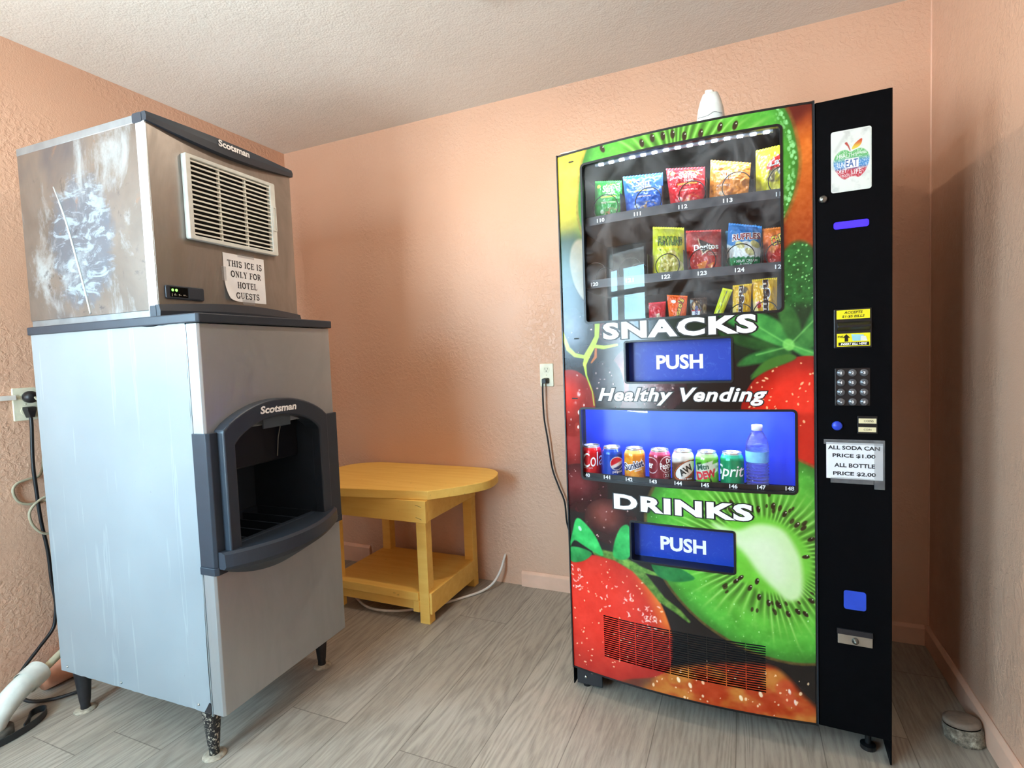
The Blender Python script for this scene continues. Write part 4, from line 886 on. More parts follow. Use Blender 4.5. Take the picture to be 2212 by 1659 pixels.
def stock():
    G1, G2, G3 = 'snack bags on the top shelf', 'snack bags on the middle shelf', 'sweets on the bottom shelf'
    sun = lambda: (('Sun', 0.34, 0.68, 0.70, 0.87, numw, 0.015, 0.0), ('CHIPS', 0.46, 0.72, 0.635, 0.685, numw, 0.03, 0.0))
    soft = pm('pale_print_ink', (240, 224, 210), 0.5)
    bag('chip_bag', 'small green chip bag standing above number 110', 'snack', [(0.112, 1.748), (0.203, 1.734), (0.203, 1.607), (0.106, 1.607)], G1, chips_print((44, 150, 62), (16, 70, 34), (196, 220, 70), (196, 132, 104)), sun()+(('FRENCH ONION', 0.30, 0.80, 0.43, 0.47, soft, 0.0, 0.2),), 0.042, seed=1)
    bag('chip_bag', 'blue chip bag with white lettering standing above number 111', 'snack', [(0.209, 1.742), (0.337, 1.733), (0.334, 1.607), (0.220, 1.607)], G1, chips_print((44, 100, 196), (20, 44, 120), (240, 226, 120), (196, 150, 104)), sun()+(('ORIGINAL', 0.34, 0.74, 0.42, 0.46, soft, 0.0, 0.2),), 0.046, seed=2)
    bag('chip_bag', 'red chip bag with white lettering standing above number 112', 'snack', [(0.347, 1.742), (0.463, 1.726), (0.461, 1.607), (0.361, 1.607)], G1, chips_print((206, 34, 46), (130, 14, 24), (238, 176, 60), (220, 140, 70)), sun()+(('GARDEN SALSA', 0.34, 0.82, 0.42, 0.46, soft, 0.0, 0.0),), 0.046, seed=3)
    bag('chip_bag', 'orange crumpled chip bag standing above number 113', 'snack', [(0.479, 1.745), (0.591, 1.716), (0.580, 1.607), (0.4725, 1.607)], G1, chips_print((228, 142, 52), (176, 84, 34), (246, 190, 70), (214, 130, 72)), (('Sun', 0.28, 0.58, 0.60, 0.76, numw, 0.015, 0.0), ('CHIPS', 0.38, 0.66, 0.545, 0.59, numw, 0.02, 0.0), ('HARVEST', 0.20, 0.55, 0.38, 0.43, soft, 0.01, 0.0)), 0.05, seed=4, crumple=1.5)
    def lays(P, s, r):
        P.over(np.stack([232+0*s, 214+10*fbm(s*6, r*6), 44+30*s], 1), np.ones(len(s)))
        P.over((196, 36, 34), ss(1.05, 0.98, P.ell((0.62, 0.66), (0.34, 0.13), 0.25)))
        P.over((120, 108, 84), ss(0.4, 0.6, fbm(s*7, r*7))*ss(1, 0.7, P.ell((0.5, 0.42), (0.32, 0.16)))*0.9); P.over((196, 200, 196), ss(1, 0.8, P.ell((0.78, 0.47), (0.22, 0.09))))
    bag('chip_bag', 'yellow potato chip bag half hidden at the right end of the top shelf', 'snack', [(0.604, 1.752), (0.703, 1.758), (0.702, 1.607), (0.602, 1.607)], G1, lays, (("Lay's", 0.36, 0.92, 0.585, 0.74, numw, 0.03, 0.15, 0.15),), 0.05, seed=5)
    dk = pm('dark_green_ink', (24, 40, 18), 0.5)
    def funy(P, s, r):
        P.over(np.stack([188+24*fbm(s*5, r*5), 196+20*fbm(s*5, r*5), 50+20*r], 1), np.ones(len(s)))
        P.over((214, 214, 60), ss(0.5, 0.2, s)*0.5)
        P.over((230, 220, 60), P.poly([(0.28, 0.545), (0.88, 0.575), (0.88, 0.615), (0.28, 0.59)], 0.01)); P.over((40, 90, 30), P.poly([(0.26, 0.53), (0.30, 0.53), (0.30, 0.56), (0.26, 0.56)], 0.01))
        for c in ((0.44, 0.30), (0.70, 0.30), (0.56, 0.18), (0.60, 0.42), (0.80, 0.20), (0.38, 0.18)):
            e = P.ell(c, (0.17, 0.105), 0.5*c[0]); P.over((214, 200, 120), (ss(1.02, 0.95, e)*ss(0.5, 0.58, e))); P.over((120, 104, 40), ss(1.1, 1.0, e)*ss(0.96, 1.02, e)*0.6); P.over((150, 134, 66), ss(0.55, 0.48, e)*0.6)
    bag('chip_bag', 'yellow-green onion ring snack bag standing above number 122', 'snack', [(0.302, 1.568), (0.398, 1.552), (0.398, 1.402), (0.298, 1.402)], G2, funy, (('FUNYUNS', 0.20, 0.94, 0.63, 0.80, dk, 0.05, 0.0, 0.0, 0.05), ('FUNYUNS', 0.20, 0.94, 0.63, 0.80, pm('green_ink', (112, 150, 50), 0.5), 0.02, 0.0)), 0.05, seed=6)
    def dori(P, s, r):
        P.over(np.stack([176-50*r+30*fbm(s*6, r*6), 30-8*r, 26+0*r], 1), np.ones(len(s)))
        P.over((226, 60, 60), ss(0.25, 0.05, s)*0.5)
        P.over((22, 16, 18), P.poly([(0.34, 0.80), (0.88, 0.61), (0.49, 0.42)], 0.01)); P.over((236, 200, 160), P.stroke([(0.36, 0.80), (0.49, 0.44), (0.80, 0.60)], 0.012, 0.008))
        for tr in (((0.28, 0.22), (0.64, 0.31), (0.52, 0.10)), ((0.60, 0.20), (0.82, 0.26), (0.72, 0.10)), ((0.32, 0.16), (0.50, 0.20), (0.44, 0.08))): P.over(np.stack([214+30*fbm(s*30, r*30), 110+30*fbm(s*30, r*30), 34+0*s], 1), P.poly(tr, 0.01)*0.95)
    bag('chip_bag', 'dark red tortilla chip bag standing above number 123', 'snack', [(0.403, 1.542), (0.506, 1.532), (0.504, 1.402), (0.406, 1.402)], G2, dori, (('Doritos', 0.24, 0.93, 0.535, 0.67, numw, 0.03, 0.0, 0.04), ('NACHO', 0.66, 0.90, 0.445, 0.475, soft, 0.0, 0.0), ('CHEESE', 0.66, 0.90, 0.405, 0.435, soft, 0.0, 0.0)), 0.05, seed=7)
    def ruf(P, s, r):
        P.over(np.stack([40+0*s, 104+26*fbm(s*5, r*5), 176+20*r], 1), np.ones(len(s)))
        P.over((226, 230, 232), ss(0.60, 0.56, r+0.05*np.sin(s*8))); P.over(np.stack([16+0*s, 110+20*fbm(s*8, r*8), 70+0*s], 1), ss(0.30, 0.28, r+0.012*np.sin(s*45)))
        for c in ((0.40, 0.54), (0.84, 0.57), (0.70, 0.40)): P.over((206, 200, 140), ss(1, 0.9, P.ell(c, (0.15, 0.075), -0.3)))
        P.over((40, 160, 90), ss(1, 0.9, P.ell((0.18, 0.22), (0.12, 0.07))))
    mar = pm('maroon_ink', (130, 26, 46), 0.5)
    bag('chip_bag', 'light blue bag peeking out behind the blue and white bag above number 124', 'snack', [(0.5145, 1.536), (0.600, 1.545), (0.600, 1.402), (0.516, 1.402)], G2, lambda P, s, r: P.over(np.stack([50+0*s, 140+20*fbm(s*5, r*5), 196+0*s], 1), np.ones(len(s))), (), 0.034, -0.135, seed=9)
    bag('chip_bag', 'blue and white ridged chip bag with green foot above number 124', 'snack', [(0.527, 1.550), (0.618, 1.528), (0.610, 1.402), (0.514, 1.402)], G2, ruf, (('RUFFLES', 0.16, 0.97, 0.66, 0.80, numw, 0.04, 0.0, 0.10, 0.06), ('RUFFLES', 0.16, 0.97, 0.66, 0.80, mar, 0.03, 0.0, 0.10), ('SOUR CREAM', 0.32, 0.92, 0.185, 0.235, numw, 0.0, 0.0), ('& ONION', 0.44, 0.80, 0.125, 0.165, numw, 0.0, 0.0)), 0.05, seed=8)
    def chee(P, s, r):
        P.over(np.stack([230+0*s, 120-50*(1-r), 30+0*s], 1), np.ones(len(s))); P.over((200, 30, 24), ss(0.42, 0.34, r-0.15*s)); P.over((240, 160, 60), ss(1, 0.8, P.ell((0.3, 0.45), (0.1, 0.1)))*0.6)
    bag('chip_bag', 'orange and red cheese snack bag cut off by the window edge above number 125', 'snack', [(0.619, 1.522), (0.705, 1.520), (0.705, 1.402), (0.622, 1.402)], G2, chee, (("CHEETOS", 0.26, 1.0, 0.60, 0.84, pm('black_print', (8, 8, 9), 0.4), 0.03, 0.0, 0.2, 0.05), ("CHEETOS", 0.26, 1.0, 0.60, 0.84, pm('yellow_ink', (246, 206, 60), 0.5), 0.02, 0.0, 0.2)), 0.045, seed=10)
    # sweets on the bottom shelf
    def red3(P, s, r):
        P.over(np.stack([196+20*fbm(s*6, r*6), 30+0*s, 52+0*s], 1), np.ones(len(s))); P.over((236, 226, 226), ss(0.5, 0.62, fbm(s*8, r*8))*ss(0.5, 0.3, r)); P.over((230, 200, 170), P.poly([(0.45, 0.52), (0.68, 0.58), (0.72, 0.42), (0.5, 0.38)], 0.02))
    bag('sweets_packet', 'red candy packet at the left end of the visible sweets row', 'snack', [(0.284, 1.327), (0.338, 1.328), (0.334, 1.2465), (0.284, 1.2465)], G3, red3, (), 0.022, -0.08, seed=11)
    def reese(P, s, r): P.over(np.stack([240+0*s, 84+16*fbm(s*6, r*6), 26+0*s], 1), np.ones(len(s))); P.over((196, 40, 20), ss(0.9, 1.0, r)*0.7); P.over((250, 240, 230), ss(1, 0.9, P.ell((0.33, 0.80), (0.13, 0.06))))
    yk = pm('yellow_ink', (246, 206, 60), 0.5)
    bag('sweets_packet', 'bright orange candy packet beside the red candy packet', 'snack', [(0.342, 1.348), (0.405, 1.340), (0.396, 1.2465), (0.350, 1.2465)], G3, reese, (("Reese's", 0.12, 1.02, 0.36, 0.62, pm('brown_print', (60, 24, 12), 0.5), 0.03, 0.0, 1.2, 0.06), ("Reese's", 0.12, 1.02, 0.36, 0.62, yk, 0.02, 0.0, 1.2)), 0.022, -0.08, seed=12)
    def snick(P, s, r): P.over((58, 40, 32), np.ones(len(s))); P.over((206, 164, 112), ss(1, 0.8, P.ell((0.34, 0.72), (0.26, 0.20)))*ss(0.3, 0.6, fbm(s*8, r*8))); P.over((228, 228, 232), P.poly([(0.08, 0.10), (0.60, 0.10), (0.60, 0.54), (0.08, 0.54)], 0.02)); P.over((180, 36, 40), P.stroke([(0.08, 0.54), (0.60, 0.54)], 0.02)); P.over((150, 130, 90), ss(1, 0.7, P.ell((0.85, 0.6), (0.12, 0.2)))*0.7)
    bag('sweets_packet', 'small brown and white chocolate bar standing left of the empty gap', 'snack', [(0.413, 1.332), (0.463, 1.331), (0.459, 1.2465), (0.415, 1.2465)], G3, snick, (('SNICKERS', -0.02, 0.70, 0.26, 0.44, pm('blue_print', (40, 50, 140), 0.5), 0.03, 0.2, 1.45),), 0.018, -0.08, seed=13)
    bag('sweets_packet', 'yellow chocolate bar leaning to the right beside the brown candy bag', 'snack', [(0.508, 1.356), (0.536, 1.347), (0.496, 1.2465), (0.470, 1.2465)], G3, lambda P, s, r: P.over(np.stack([216+0*s, 214+20*fbm(s*6, r*6), 50+0*s], 1), np.ones(len(s))), (('Butterfinger', -0.6, 1.6, 0.44, 0.52, pm('blue_print', (40, 80, 170), 0.5), 0.03, 0.15, -1.62),), 0.018, -0.075, seed=14)
    brw = pm('brown_print', (60, 24, 12), 0.5)
    def mms(P, s, r): P.over(np.stack([226+10*fbm(s*6, r*6), 166+20*fbm(s*6, r*6), 28+0*s], 1), np.ones(len(s))); P.over((90, 70, 40), ss(1, 0.7, P.ell((0.6, 0.85), (0.25, 0.1)))*ss(0.4, 0.6, fbm(s*9, r*9))); P.over((236, 220, 170), ss(0.3, 0.1, s)*ss(0.6, 0.3, r)*0.7)
    bag('sweets_packet', 'yellow candy bag with brown lettering between the chocolate bar and the larger yellow bag', 'snack', [(0.536, 1.361), (0.589, 1.362), (0.582, 1.2465), (0.534, 1.2465)], G3, mms, (("m&m's", -0.02, 1.02, 0.34, 0.64, numw, 0.05, 0.0, -1.57, 0.06), ("m&m's", -0.02, 1.02, 0.34, 0.64, brw, 0.05, 0.0, -1.57)), 0.024, -0.08, seed=15)
    def mm2(P, s, r): P.over(np.stack([234+10*fbm(s*6, r*6), 170+16*fbm(s*6, r*6), 22+0*s], 1), np.ones(len(s))); P.over((206, 190, 150), P.poly([(0.30, 0.78), (0.66, 0.80), (0.66, 0.87), (0.30, 0.85)], 0.01)*0.8); P.over((196, 40, 30), ss(1, 0.85, P.ell((0.24, 0.40), (0.12, 0.09)))); P.over((246, 240, 230), ss(0.22, 0.12, s)*ss(0.62, 0.4, r)*0.6)
    bag('sweets_packet', 'largest yellow candy bag, at the right end of the bottom shelf', 'snack', [(0.589, 1.374), (0.657, 1.374), (0.655, 1.2465), (0.593, 1.2465)], G3, mm2, (("m&m's", 0.0, 1.16, 0.38, 0.66, numw, 0.05, 0.0, -1.57, 0.06), ("m&m's", 0.0, 1.16, 0.38, 0.66, brw, 0.05, 0.0, -1.57)), 0.026, -0.08, seed=16)

    # cans: printed cylinders with lids
    lidm = pm('aluminium_lid', (206, 210, 214), 0.25, 0.85, 0.05)
    R, H, ZT = 0.0338, 0.122, 0.7368
    prof = [(0.024, 0.0), (0.0265, 0.002), (0.031, 0.008), (R, 0.014), (R, 0.099), (0.0322, 0.106), (0.0285, 0.1135), (0.0272, 0.1165)]
    pz = np.array([p[1] for p in prof]); pr_ = np.array([p[0] for p in prof])
    def can(label, u, paint, words=(), metal=0.35):
        v = float(bow(u))-0.052
        c = thing('soda_can', label, 'can', in_vm(u, v, ZT), 'drink cans in the lower window')
        th0 = math.atan2(CAMV.y+v, CAMV.x-u)             # direction of the viewer, seen from the can
        def surf(x, z, off=0.0):                         # x: -1..1 across the side seen in the photograph, z: height
            a = th0+np.arcsin(np.clip(x, -1, 1)) if np.max(np.abs(x)) <= 1 else th0+np.asarray(x)
            r = np.interp(z, pz, pr_)+off
            return np.stack([r*np.cos(a), r*np.sin(a), z+0*a], -1)
        phi = np.linspace(-PI, PI, 150); zs = np.unique(np.concatenate([pz, np.linspace(0, 0.1165, 70)]))
        def fn(p, z):
            r = np.interp(z, pz, pr_); return np.stack([r*np.cos(th0+p), r*np.sin(th0+p), z], 1)
        def pt(p, z):
            x = np.where(np.abs(p) < PI/2, np.sin(p), np.sign(p)*(1+(np.abs(p)-PI/2)))
            P = Paint(x*R, z, (0, 0, 0)); paint(P, x*R, z); return P.c
        mt = print_mat('can_print', 0.22, 0, 300, 0.6, metal)
        sheet('body', phi, zs, fn, pt, mt, c)
        MB().lathe([(0.0, 0.1165), (0.0235, 0.1150), (0.0245, 0.1185), (0.0255, 0.1215), (0.0270, 0.1215), (0.0278, 0.1190), (0.0272, 0.1165)], seg=40, closed=False).build('lid', lidm, c, smooth=True)
        MB().prism(smooth_poly([(-0.004, -0.012), (0.006, -0.010), (0.008, 0.002), (0.004, 0.010), (-0.006, 0.008), (-0.009, -0.002)], 3), lambda p: (p[0], p[1], 0.1168), lambda p: (p[0], p[1], 0.1182)).build('pull_tab', pm('dark_tab', (110, 112, 116), 0.3, 0.8), c)
        for body, x0, x1, z0, z1, m_, bold, shear, *rest in words:
            rot = rest[0] if rest else 0.0; pad = rest[1] if len(rest) > 1 else 0.0
            def f(x, z, off=0.0006 if not pad else 0.0003):
                s = x/R; a = th0+(math.asin(max(-1, min(1, s))) if abs(s) <= 1 else math.copysign(PI/2+abs(s)-1, s)); r = float(np.interp(z, pz, pr_))+off
                return (r*math.cos(a), r*math.sin(a), z)
            lettering('lettering', [(body, x0*R, x1*R, z0, z1, rot)], m_, f, c, bold, shear, 0.004, pad)
        return c
    silver = (206, 208, 210)
    def plain(col, top=None):
        def f(P, x, z):
            P.over(np.array(col), np.ones(len(x)))
            if top is not None: P.over(np.array(top), ss(0.098, 0.110, z))
            P.over(silver, ss(0.1135, 0.1160, z))
        return f
    navy = pm('navy_ink', (30, 36, 80), 0.5)
    can('bright red cola can, leftmost of the cans', 0.079, plain((206, 16, 28)), (('Cola', -0.92, 1.05, 0.052, 0.100, numw, 0.0, 0.25, 0.12), ('ORIGINAL TASTE', -1.1, 0.05, 0.0455, 0.049, numw, 0.0, 0.0)))
    def pep(P, x, z):
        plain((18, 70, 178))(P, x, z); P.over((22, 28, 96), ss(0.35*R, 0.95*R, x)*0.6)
        e = P.ell((0.42*R, 0.068), (0.0215, 0.0225)); P.over((232, 234, 236), ss(1.03, 0.98, e))
        i = ss(0.93, 0.88, e); P.over((214, 26, 44), i*ss(-0.002, 0.002, z-0.065-0.45*(x-0.42*R)-0.004)); P.over((30, 40, 120), i*ss(0.002, -0.002, z-0.057-0.45*(x-0.42*R)))
    can('blue can with a red and white ball emblem', 0.153, pep, (('pepsi', 0.02, 0.86, 0.0345, 0.0455, numw, 0.0, 0.0),))
    def sunk(P, x, z):
        plain((232, 142, 26), (244, 206, 110))(P, x, z); n = fbm(x*90+3, z*60)
        P.over((246, 200, 60), ss(0.5, 0.7, n)*0.7); P.over((216, 92, 20), ss(0.05, 0.02, z)*0.8)
        for k in ((0.1, 0.032, 0.010), (0.55, 0.030, 0.011)):
            e = P.ell((k[0]*R, k[1]), (k[2], k[2])); P.over((250, 180, 60), ss(1, 0.9, e)*ss(0.7, 0.8, e)); P.over((244, 160, 40), ss(0.75, 0.6, e))
    can('orange soda can with dark slanted lettering', 0.231, sunk, (('Sunkist', -1.0, 0.8, 0.056, 0.080, numw, 0.04, 0.1, 0.28, 0.07), ('Sunkist', -1.0, 0.8, 0.056, 0.080, navy, 0.03, 0.1, 0.28), ('ORANGE', -0.05, 0.65, 0.050, 0.055, numw, 0.01, 0.1, 0.28)))
    def drp(P, x, z):
        plain((128, 20, 44), (214, 90, 130))(P, x, z)
        for c in ((-0.75, 0.072), (0.60, 0.076)):
            e = P.ell((c[0]*R, c[1]), (0.020, 0.026)); P.over((236, 220, 224), ss(1.02, 0.98, e)*ss(0.88, 0.93, e)*ss(0.65*R+c[0]*R, 0.3*R+c[0]*R, x+0*z))
        e = P.ell((0.60*R, 0.0415), (0.011, 0.0105)); P.over((214, 150, 166), ss(1.02, 0.98, e)*ss(0.86, 0.92, e))
    can('maroon soda can with white round lettering', 0.313, drp, (('Dr', 0.55, 0.98, 0.080, 0.096, numw, 0.02, 0.0, 0.1), ('Pepper', 0.02, 1.25, 0.057, 0.083, numw, 0.02, 0.0, 0.1), ('er', -0.98, -0.62, 0.062, 0.078, numw, 0.02, 0.0), ('23', 0.42, 0.76, 0.0365, 0.0465, numw, 0.0, 0.0)))
    def aw(P, x, z):
        plain((112, 70, 50), (232, 230, 224))(P, x, z); P.over((84, 52, 36), ss(0.4, 0.7, fbm(x*160, z*14))*0.6); P.over((232, 230, 224), ss(0.086, 0.096, z+0.25*np.abs(x)))
        e = P.ell((0.20*R, 0.064), (0.036, 0.0195), 0.72); P.over((214, 96, 40), ss(1.16, 1.12, e)); P.over((60, 34, 22), ss(1.07, 1.04, e)); P.over((238, 236, 230), ss(1.0, 0.97, e))
    blk = pm('black_print', (8, 8, 9), 0.4)
    can('brown root beer can with a slanted white oval', 0.385, aw, (('AW', -0.42, 0.86, 0.053, 0.075, blk, 0.04, 0.0, 0.55), ('ROOT BEER', -0.35, 0.75, 0.0345, 0.0385, numw, 0.01, 0.0)))
    def dew(P, x, z):
        n = fbm(x*70+1, z*50); P.over(np.stack([70+60*n, 176+30*n, 50+20*n], 1), np.ones(len(x))); P.over((190, 232, 170), ss(0.095, 0.110, z)*0.8); P.over(silver, ss(0.1135, 0.116, z))
        P.over((20, 90, 40), P.poly([(-0.9*R, 0.078), (-0.4*R, 0.074), (-0.5*R, 0.090), (-0.85*R, 0.088)], 0.002)); P.over((24, 60, 30), P.stroke([(-0.1*R, 0.080), (0.05*R, 0.094), (0.25*R, 0.084), (0.45*R, 0.092), (0.4*R, 0.078)], 0.0008, 0.0006))
        P.over((226, 232, 226), P.poly([(-1.0*R, 0.031), (-0.92*R, 0.080), (0.55*R, 0.098), (0.45*R, 0.086), (0.98*R, 0.090), (0.9*R, 0.064), (-0.2*R, 0.041)], 0.0015)*0.9)
        P.over((20, 60, 34), P.poly([(0.3*R, 0.012), (0.2*R, 0.046), (0.36*R, 0.040), (0.55*R, 0.016)], 0.0015)); P.over((210, 236, 190), P.poly([(-0.3*R, 0.002), (0.1*R, 0.022), (0.05*R, 0.006)], 0.0015))
    can('lime green soda can with red and green lettering', 0.456, dew, (('Mtn', -0.85, 0.15, 0.068, 0.085, pm('dark_green_print', (20, 78, 56), 0.5), 0.03, 0.1, 0.22), ('DEW', -0.92, 0.80, 0.041, 0.066, pm('red_print', (196, 24, 44), 0.5), 0.05, 0.15, 0.26)))
    can('teal green soda can with white lettering, rightmost of the cans', 0.528, plain((0, 146, 96), (40, 190, 150)), (('Sprite', -1.35, 1.45, 0.040, 0.086, numw, 0.01, 0.2, 0.0), ))
    # water bottle
    u = 0.598; v = float(bow(u))-0.052
    b = thing('water_bottle', 'clear plastic water bottle with blue label above number 147', 'bottle', in_vm(u, v, ZT))
    pet = NT('clear_plastic'); vv = pet.coord((1, 1, 1))
    pet.set((0.95, 0.97, 1, 1), 0.06, 0, 0.5); pet.p.inputs['Transmission Weight'].default_value = 1.0; pet.p.inputs['IOR'].default_value = 1.45
    pet.bump(pet.noise(pet.coord((1, 1, 4)), 38, 4, 0.6, 1.0), 0.8, 0.006)
    pf = [(0.0, 0.0), (0.026, 0.0), (0.0315, 0.006)]
    for k in range(9): pf += [(0.0320, 0.010+k*0.0092), (0.0320, 0.012+k*0.0092), (0.0282, 0.0150+k*0.0092), (0.0282, 0.0165+k*0.0092)]
    pf += [(0.0322, 0.094), (0.0322, 0.128), (0.0326, 0.134), (0.0318, 0.146), (0.0270, 0.164), (0.0185, 0.180), (0.0128, 0.188), (0.0128, 0.196), (0.0, 0.196)]
    MB().lathe(pf, seg=48, closed=False).build('bottle', pet.m, b, smooth=True)
    lb = pm('pale_blue_label', (118, 186, 232), 0.4, 0, 0.12, 60)
    MB().lathe([(0.0325, 0.095), (0.0325, 0.127)], seg=48, closed=False).build('label', lb, b, smooth=True)
    MB().lathe([(0.0, 0.188), (0.0150, 0.188), (0.0152, 0.203), (0.0142, 0.2045), (0.0, 0.2045)], seg=36, closed=False).build('cap', pm('white_cap', (234, 238, 242), 0.4), b, smooth=True)
stock()

# ------------------------------------------------------------------ things on and around the vending machine
def around_machine():
    # air freshener on top
    f = thing('air_freshener', 'white plastic air freshener standing on top of the vending machine', 'air freshener', in_vm(0.475, -0.125, VH))
    whitep = pm('white_plastic', (214, 222, 220), 0.4)
    def sec(w, d, z, n=28): return [(w*math.copysign(abs(math.cos(a))**0.7, math.cos(a)), d*math.copysign(abs(math.sin(a))**0.7, math.sin(a)), z) for a in (2*PI*k/n for k in range(n))]
    m = MB(); S_ = [sec(0.040, 0.032, 0.0), sec(0.0425, 0.034, 0.010), sec(0.0425, 0.034, 0.060), sec(0.038, 0.031, 0.095), sec(0.031, 0.026, 0.122), sec(0.0235, 0.021, 0.141), sec(0.019, 0.017, 0.143)]
    vs = [p for s in S_ for p in s]; n = 28
    m.add(vs, [(i*n+k, i*n+(k+1) % n, (i+1)*n+(k+1) % n, (i+1)*n+k) for i in range(len(S_)-1) for k in range(n)]+[tuple(range(n))[::-1], tuple((len(S_)-1)*n+k for k in range(n))])
    m.build('shell', whitep, f, smooth=True)
    MB().tube([(-0.036+0.0045*k, -0.0335+0.000001*(k-8)**2*60, 0.066+0.009*math.exp(-((k-11)/3.0)**2)) for k in range(17)], 0.0009, 6).build('seam', pm('grey_seam', (120, 128, 128), 0.5), f)
    MB().prism(sec(0.014, 0.012, 0), lambda p: (p[0]-0.003, p[1], 0.143), lambda p: ((p[0])*0.92-0.003, p[1]*0.92, 0.1535-0.12*p[0])).build('nozzle_cap', pm('white_plastic_cap', (236, 230, 222), 0.4), f)
    # price notice taped to the control panel
    p = thing('price_notice', 'white paper price notice taped to the black panel of the vending machine', 'notice', in_vm(0.84, 0.0130, 0.85))
    MB().box(-0.066, 0.066, -0.0012, -0.0006, -0.0495, 0.051).build('paper', pm('white_paper', (232, 236, 240), 0.6, 0, 0.03), p)
    ink = pm('black_ink', (28, 30, 40), 0.6)
    lettering('notice_lettering', [('ALL SODA CAN', -0.062, 0.059, 0.0315, 0.0425), ('PRICE $1.00', -0.051, 0.049, 0.0085, 0.0205), ('ALL BOTTLE', -0.047, 0.048, -0.0175, -0.0060), ('PRICE $2.00', -0.050, 0.050, -0.0415, -0.0295)], ink, lambda x, z: (x, -0.0015, z), p, 0.03)
    tape = tape_mat()
    for a, b, c, d in ((-0.072, 0.070, 0.046, 0.060), (0.046, 0.070, -0.074, 0.060), (-0.056, 0.045, -0.062, -0.046)):
        MB().box(a, b, -0.0018, -0.0016, c, d).build('tape', tape, p)
    # mains socket on the back wall with the machine's cord
    iv = pm('ivory_plastic', (226, 222, 196), 0.4); dark = pm('socket_slots', (40, 38, 36), 0.5)
    def outlet(lbl, M, w, h):
        o = thing('wall_outlet', lbl, 'wall socket', M)
        MB().prism(rrect(-w/2, w/2, -h/2, h/2, 0.004), lambda q: (q[0], 0, q[1]), lambda q: (q[0]*0.96, -0.006, q[1]*0.97)).build('plate', iv, o)
        for z in (0.026, -0.026):
            r = MB().prism([(0.0165*math.cos(a), z+0.0165*max(-0.86, min(0.86, math.sin(a)))) for a in (2*PI*k/28 for k in range(28))], lambda q: (q[0], -0.005, q[1]), lambda q: (q[0], -0.0078, q[1])).build('receptacle', pm('ivory_receptacle', (216, 212, 184), 0.4), o, 0.0005)
            MB().box(-0.0078, -0.0056, -0.0083, -0.0070, z, z+0.009).build('slot', dark, r); MB().box(0.0056, 0.0078, -0.0083, -0.0070, z+0.001, z+0.008).build('slot', dark, r)
            MB().lathe([(0.0, 0.0), (0.0026, 0.0), (0.0026, 0.0004), (0.0, 0.0004)], (0, -0.0080, z-0.0065), 12, 'y', False).build('earth_hole', dark, r)
        MB().lathe([(0.0, 0.0), (0.003, 0.0), (0.0022, 0.0012), (0.0, 0.0014)], (0, -0.0058, 0), 14, 'y', False).build('screw', pm('ivory_screw', (190, 186, 160), 0.4), o, smooth=True)
        return o
    outlet('ivory wall socket on the back wall beside the vending machine', (1.605, 0, 1.072), 0.070, 0.112)
    outlet('ivory wall socket on the left wall beside the white cabinet side', Matrix.Translation((0, -1.346, 1.062)) @ Matrix.Rotation(PI/2, 4, 'Z'), 0.074, 0.124)
    rub = pm('black_rubber', (20, 20, 22), 0.45)
    c = thing('power_cord', 'thin black power cord hanging down beside the vending machine', 'cord', (1.605, -0.012, 1.045))
    MB().prism(rrect(-0.014, 0.014, -0.015, 0.013, 0.005), lambda q: (q[0], 0.0035, q[1]), lambda q: (q[0]*0.8-0.004, -0.026, q[1]*0.8)).build('plug', rub, c, 0.002)
    P_ = smooth_poly([(-0.010, -0.022, -0.003), (-0.013, -0.021, -0.050), (-0.012, -0.018, -0.174), (0.003, -0.015, -0.290), (0.019, -0.012, -0.425), (0.049, -0.012, -0.515), (0.077, -0.012, -0.590), (0.085, -0.012, -0.690), (0.108, -0.012, -0.760), (0.15, -0.008, -0.86), (0.20, -0.005, -0.98), (0.24, -0.004, -1.035)], 6, False)
    MB().tube(P_, 0.0042, 10).build('cable', rub, c, smooth=True)
    # pipe stub in the floor by the right wall
    s = thing('pipe_stub', 'dirty grey capped pipe stub in the floor by the right wall', 'pipe', Matrix.Translation((3.067, -0.556, -0.004)) @ Matrix.Rotation(-0.10, 4, 'X') @ Matrix.Rotation(-0.10, 4, 'Y'))
    gr = NT('crusted_grey_cement'); vv = gr.coord(); nn = gr.noise(vv, 60, 5, 0.65)
    gr.set(gr.ramp(nn, [(0.35, L(92, 84, 72)), (0.55, L(150, 142, 126)), (0.70, L(206, 200, 180))]), 0.85); gr.bump(nn, 0.9, 0.01)
    MB().lathe([(0.0, 0.0), (0.050, 0.0), (0.047, 0.012), (0.049, 0.034), (0.046, 0.046)], seg=36, closed=False).build('stub', gr.m, s, smooth=True)
    MB().lathe([(0.0, 0.046), (0.040, 0.046), (0.046, 0.050), (0.044, 0.060), (0.036, 0.063), (0.0, 0.062)], seg=36, closed=False).build('cap', pm('grey_brown_cap', (134, 118, 104), 0.75, 0, 0.2, 40, 0.5, 80), s, smooth=True)
around_machine()

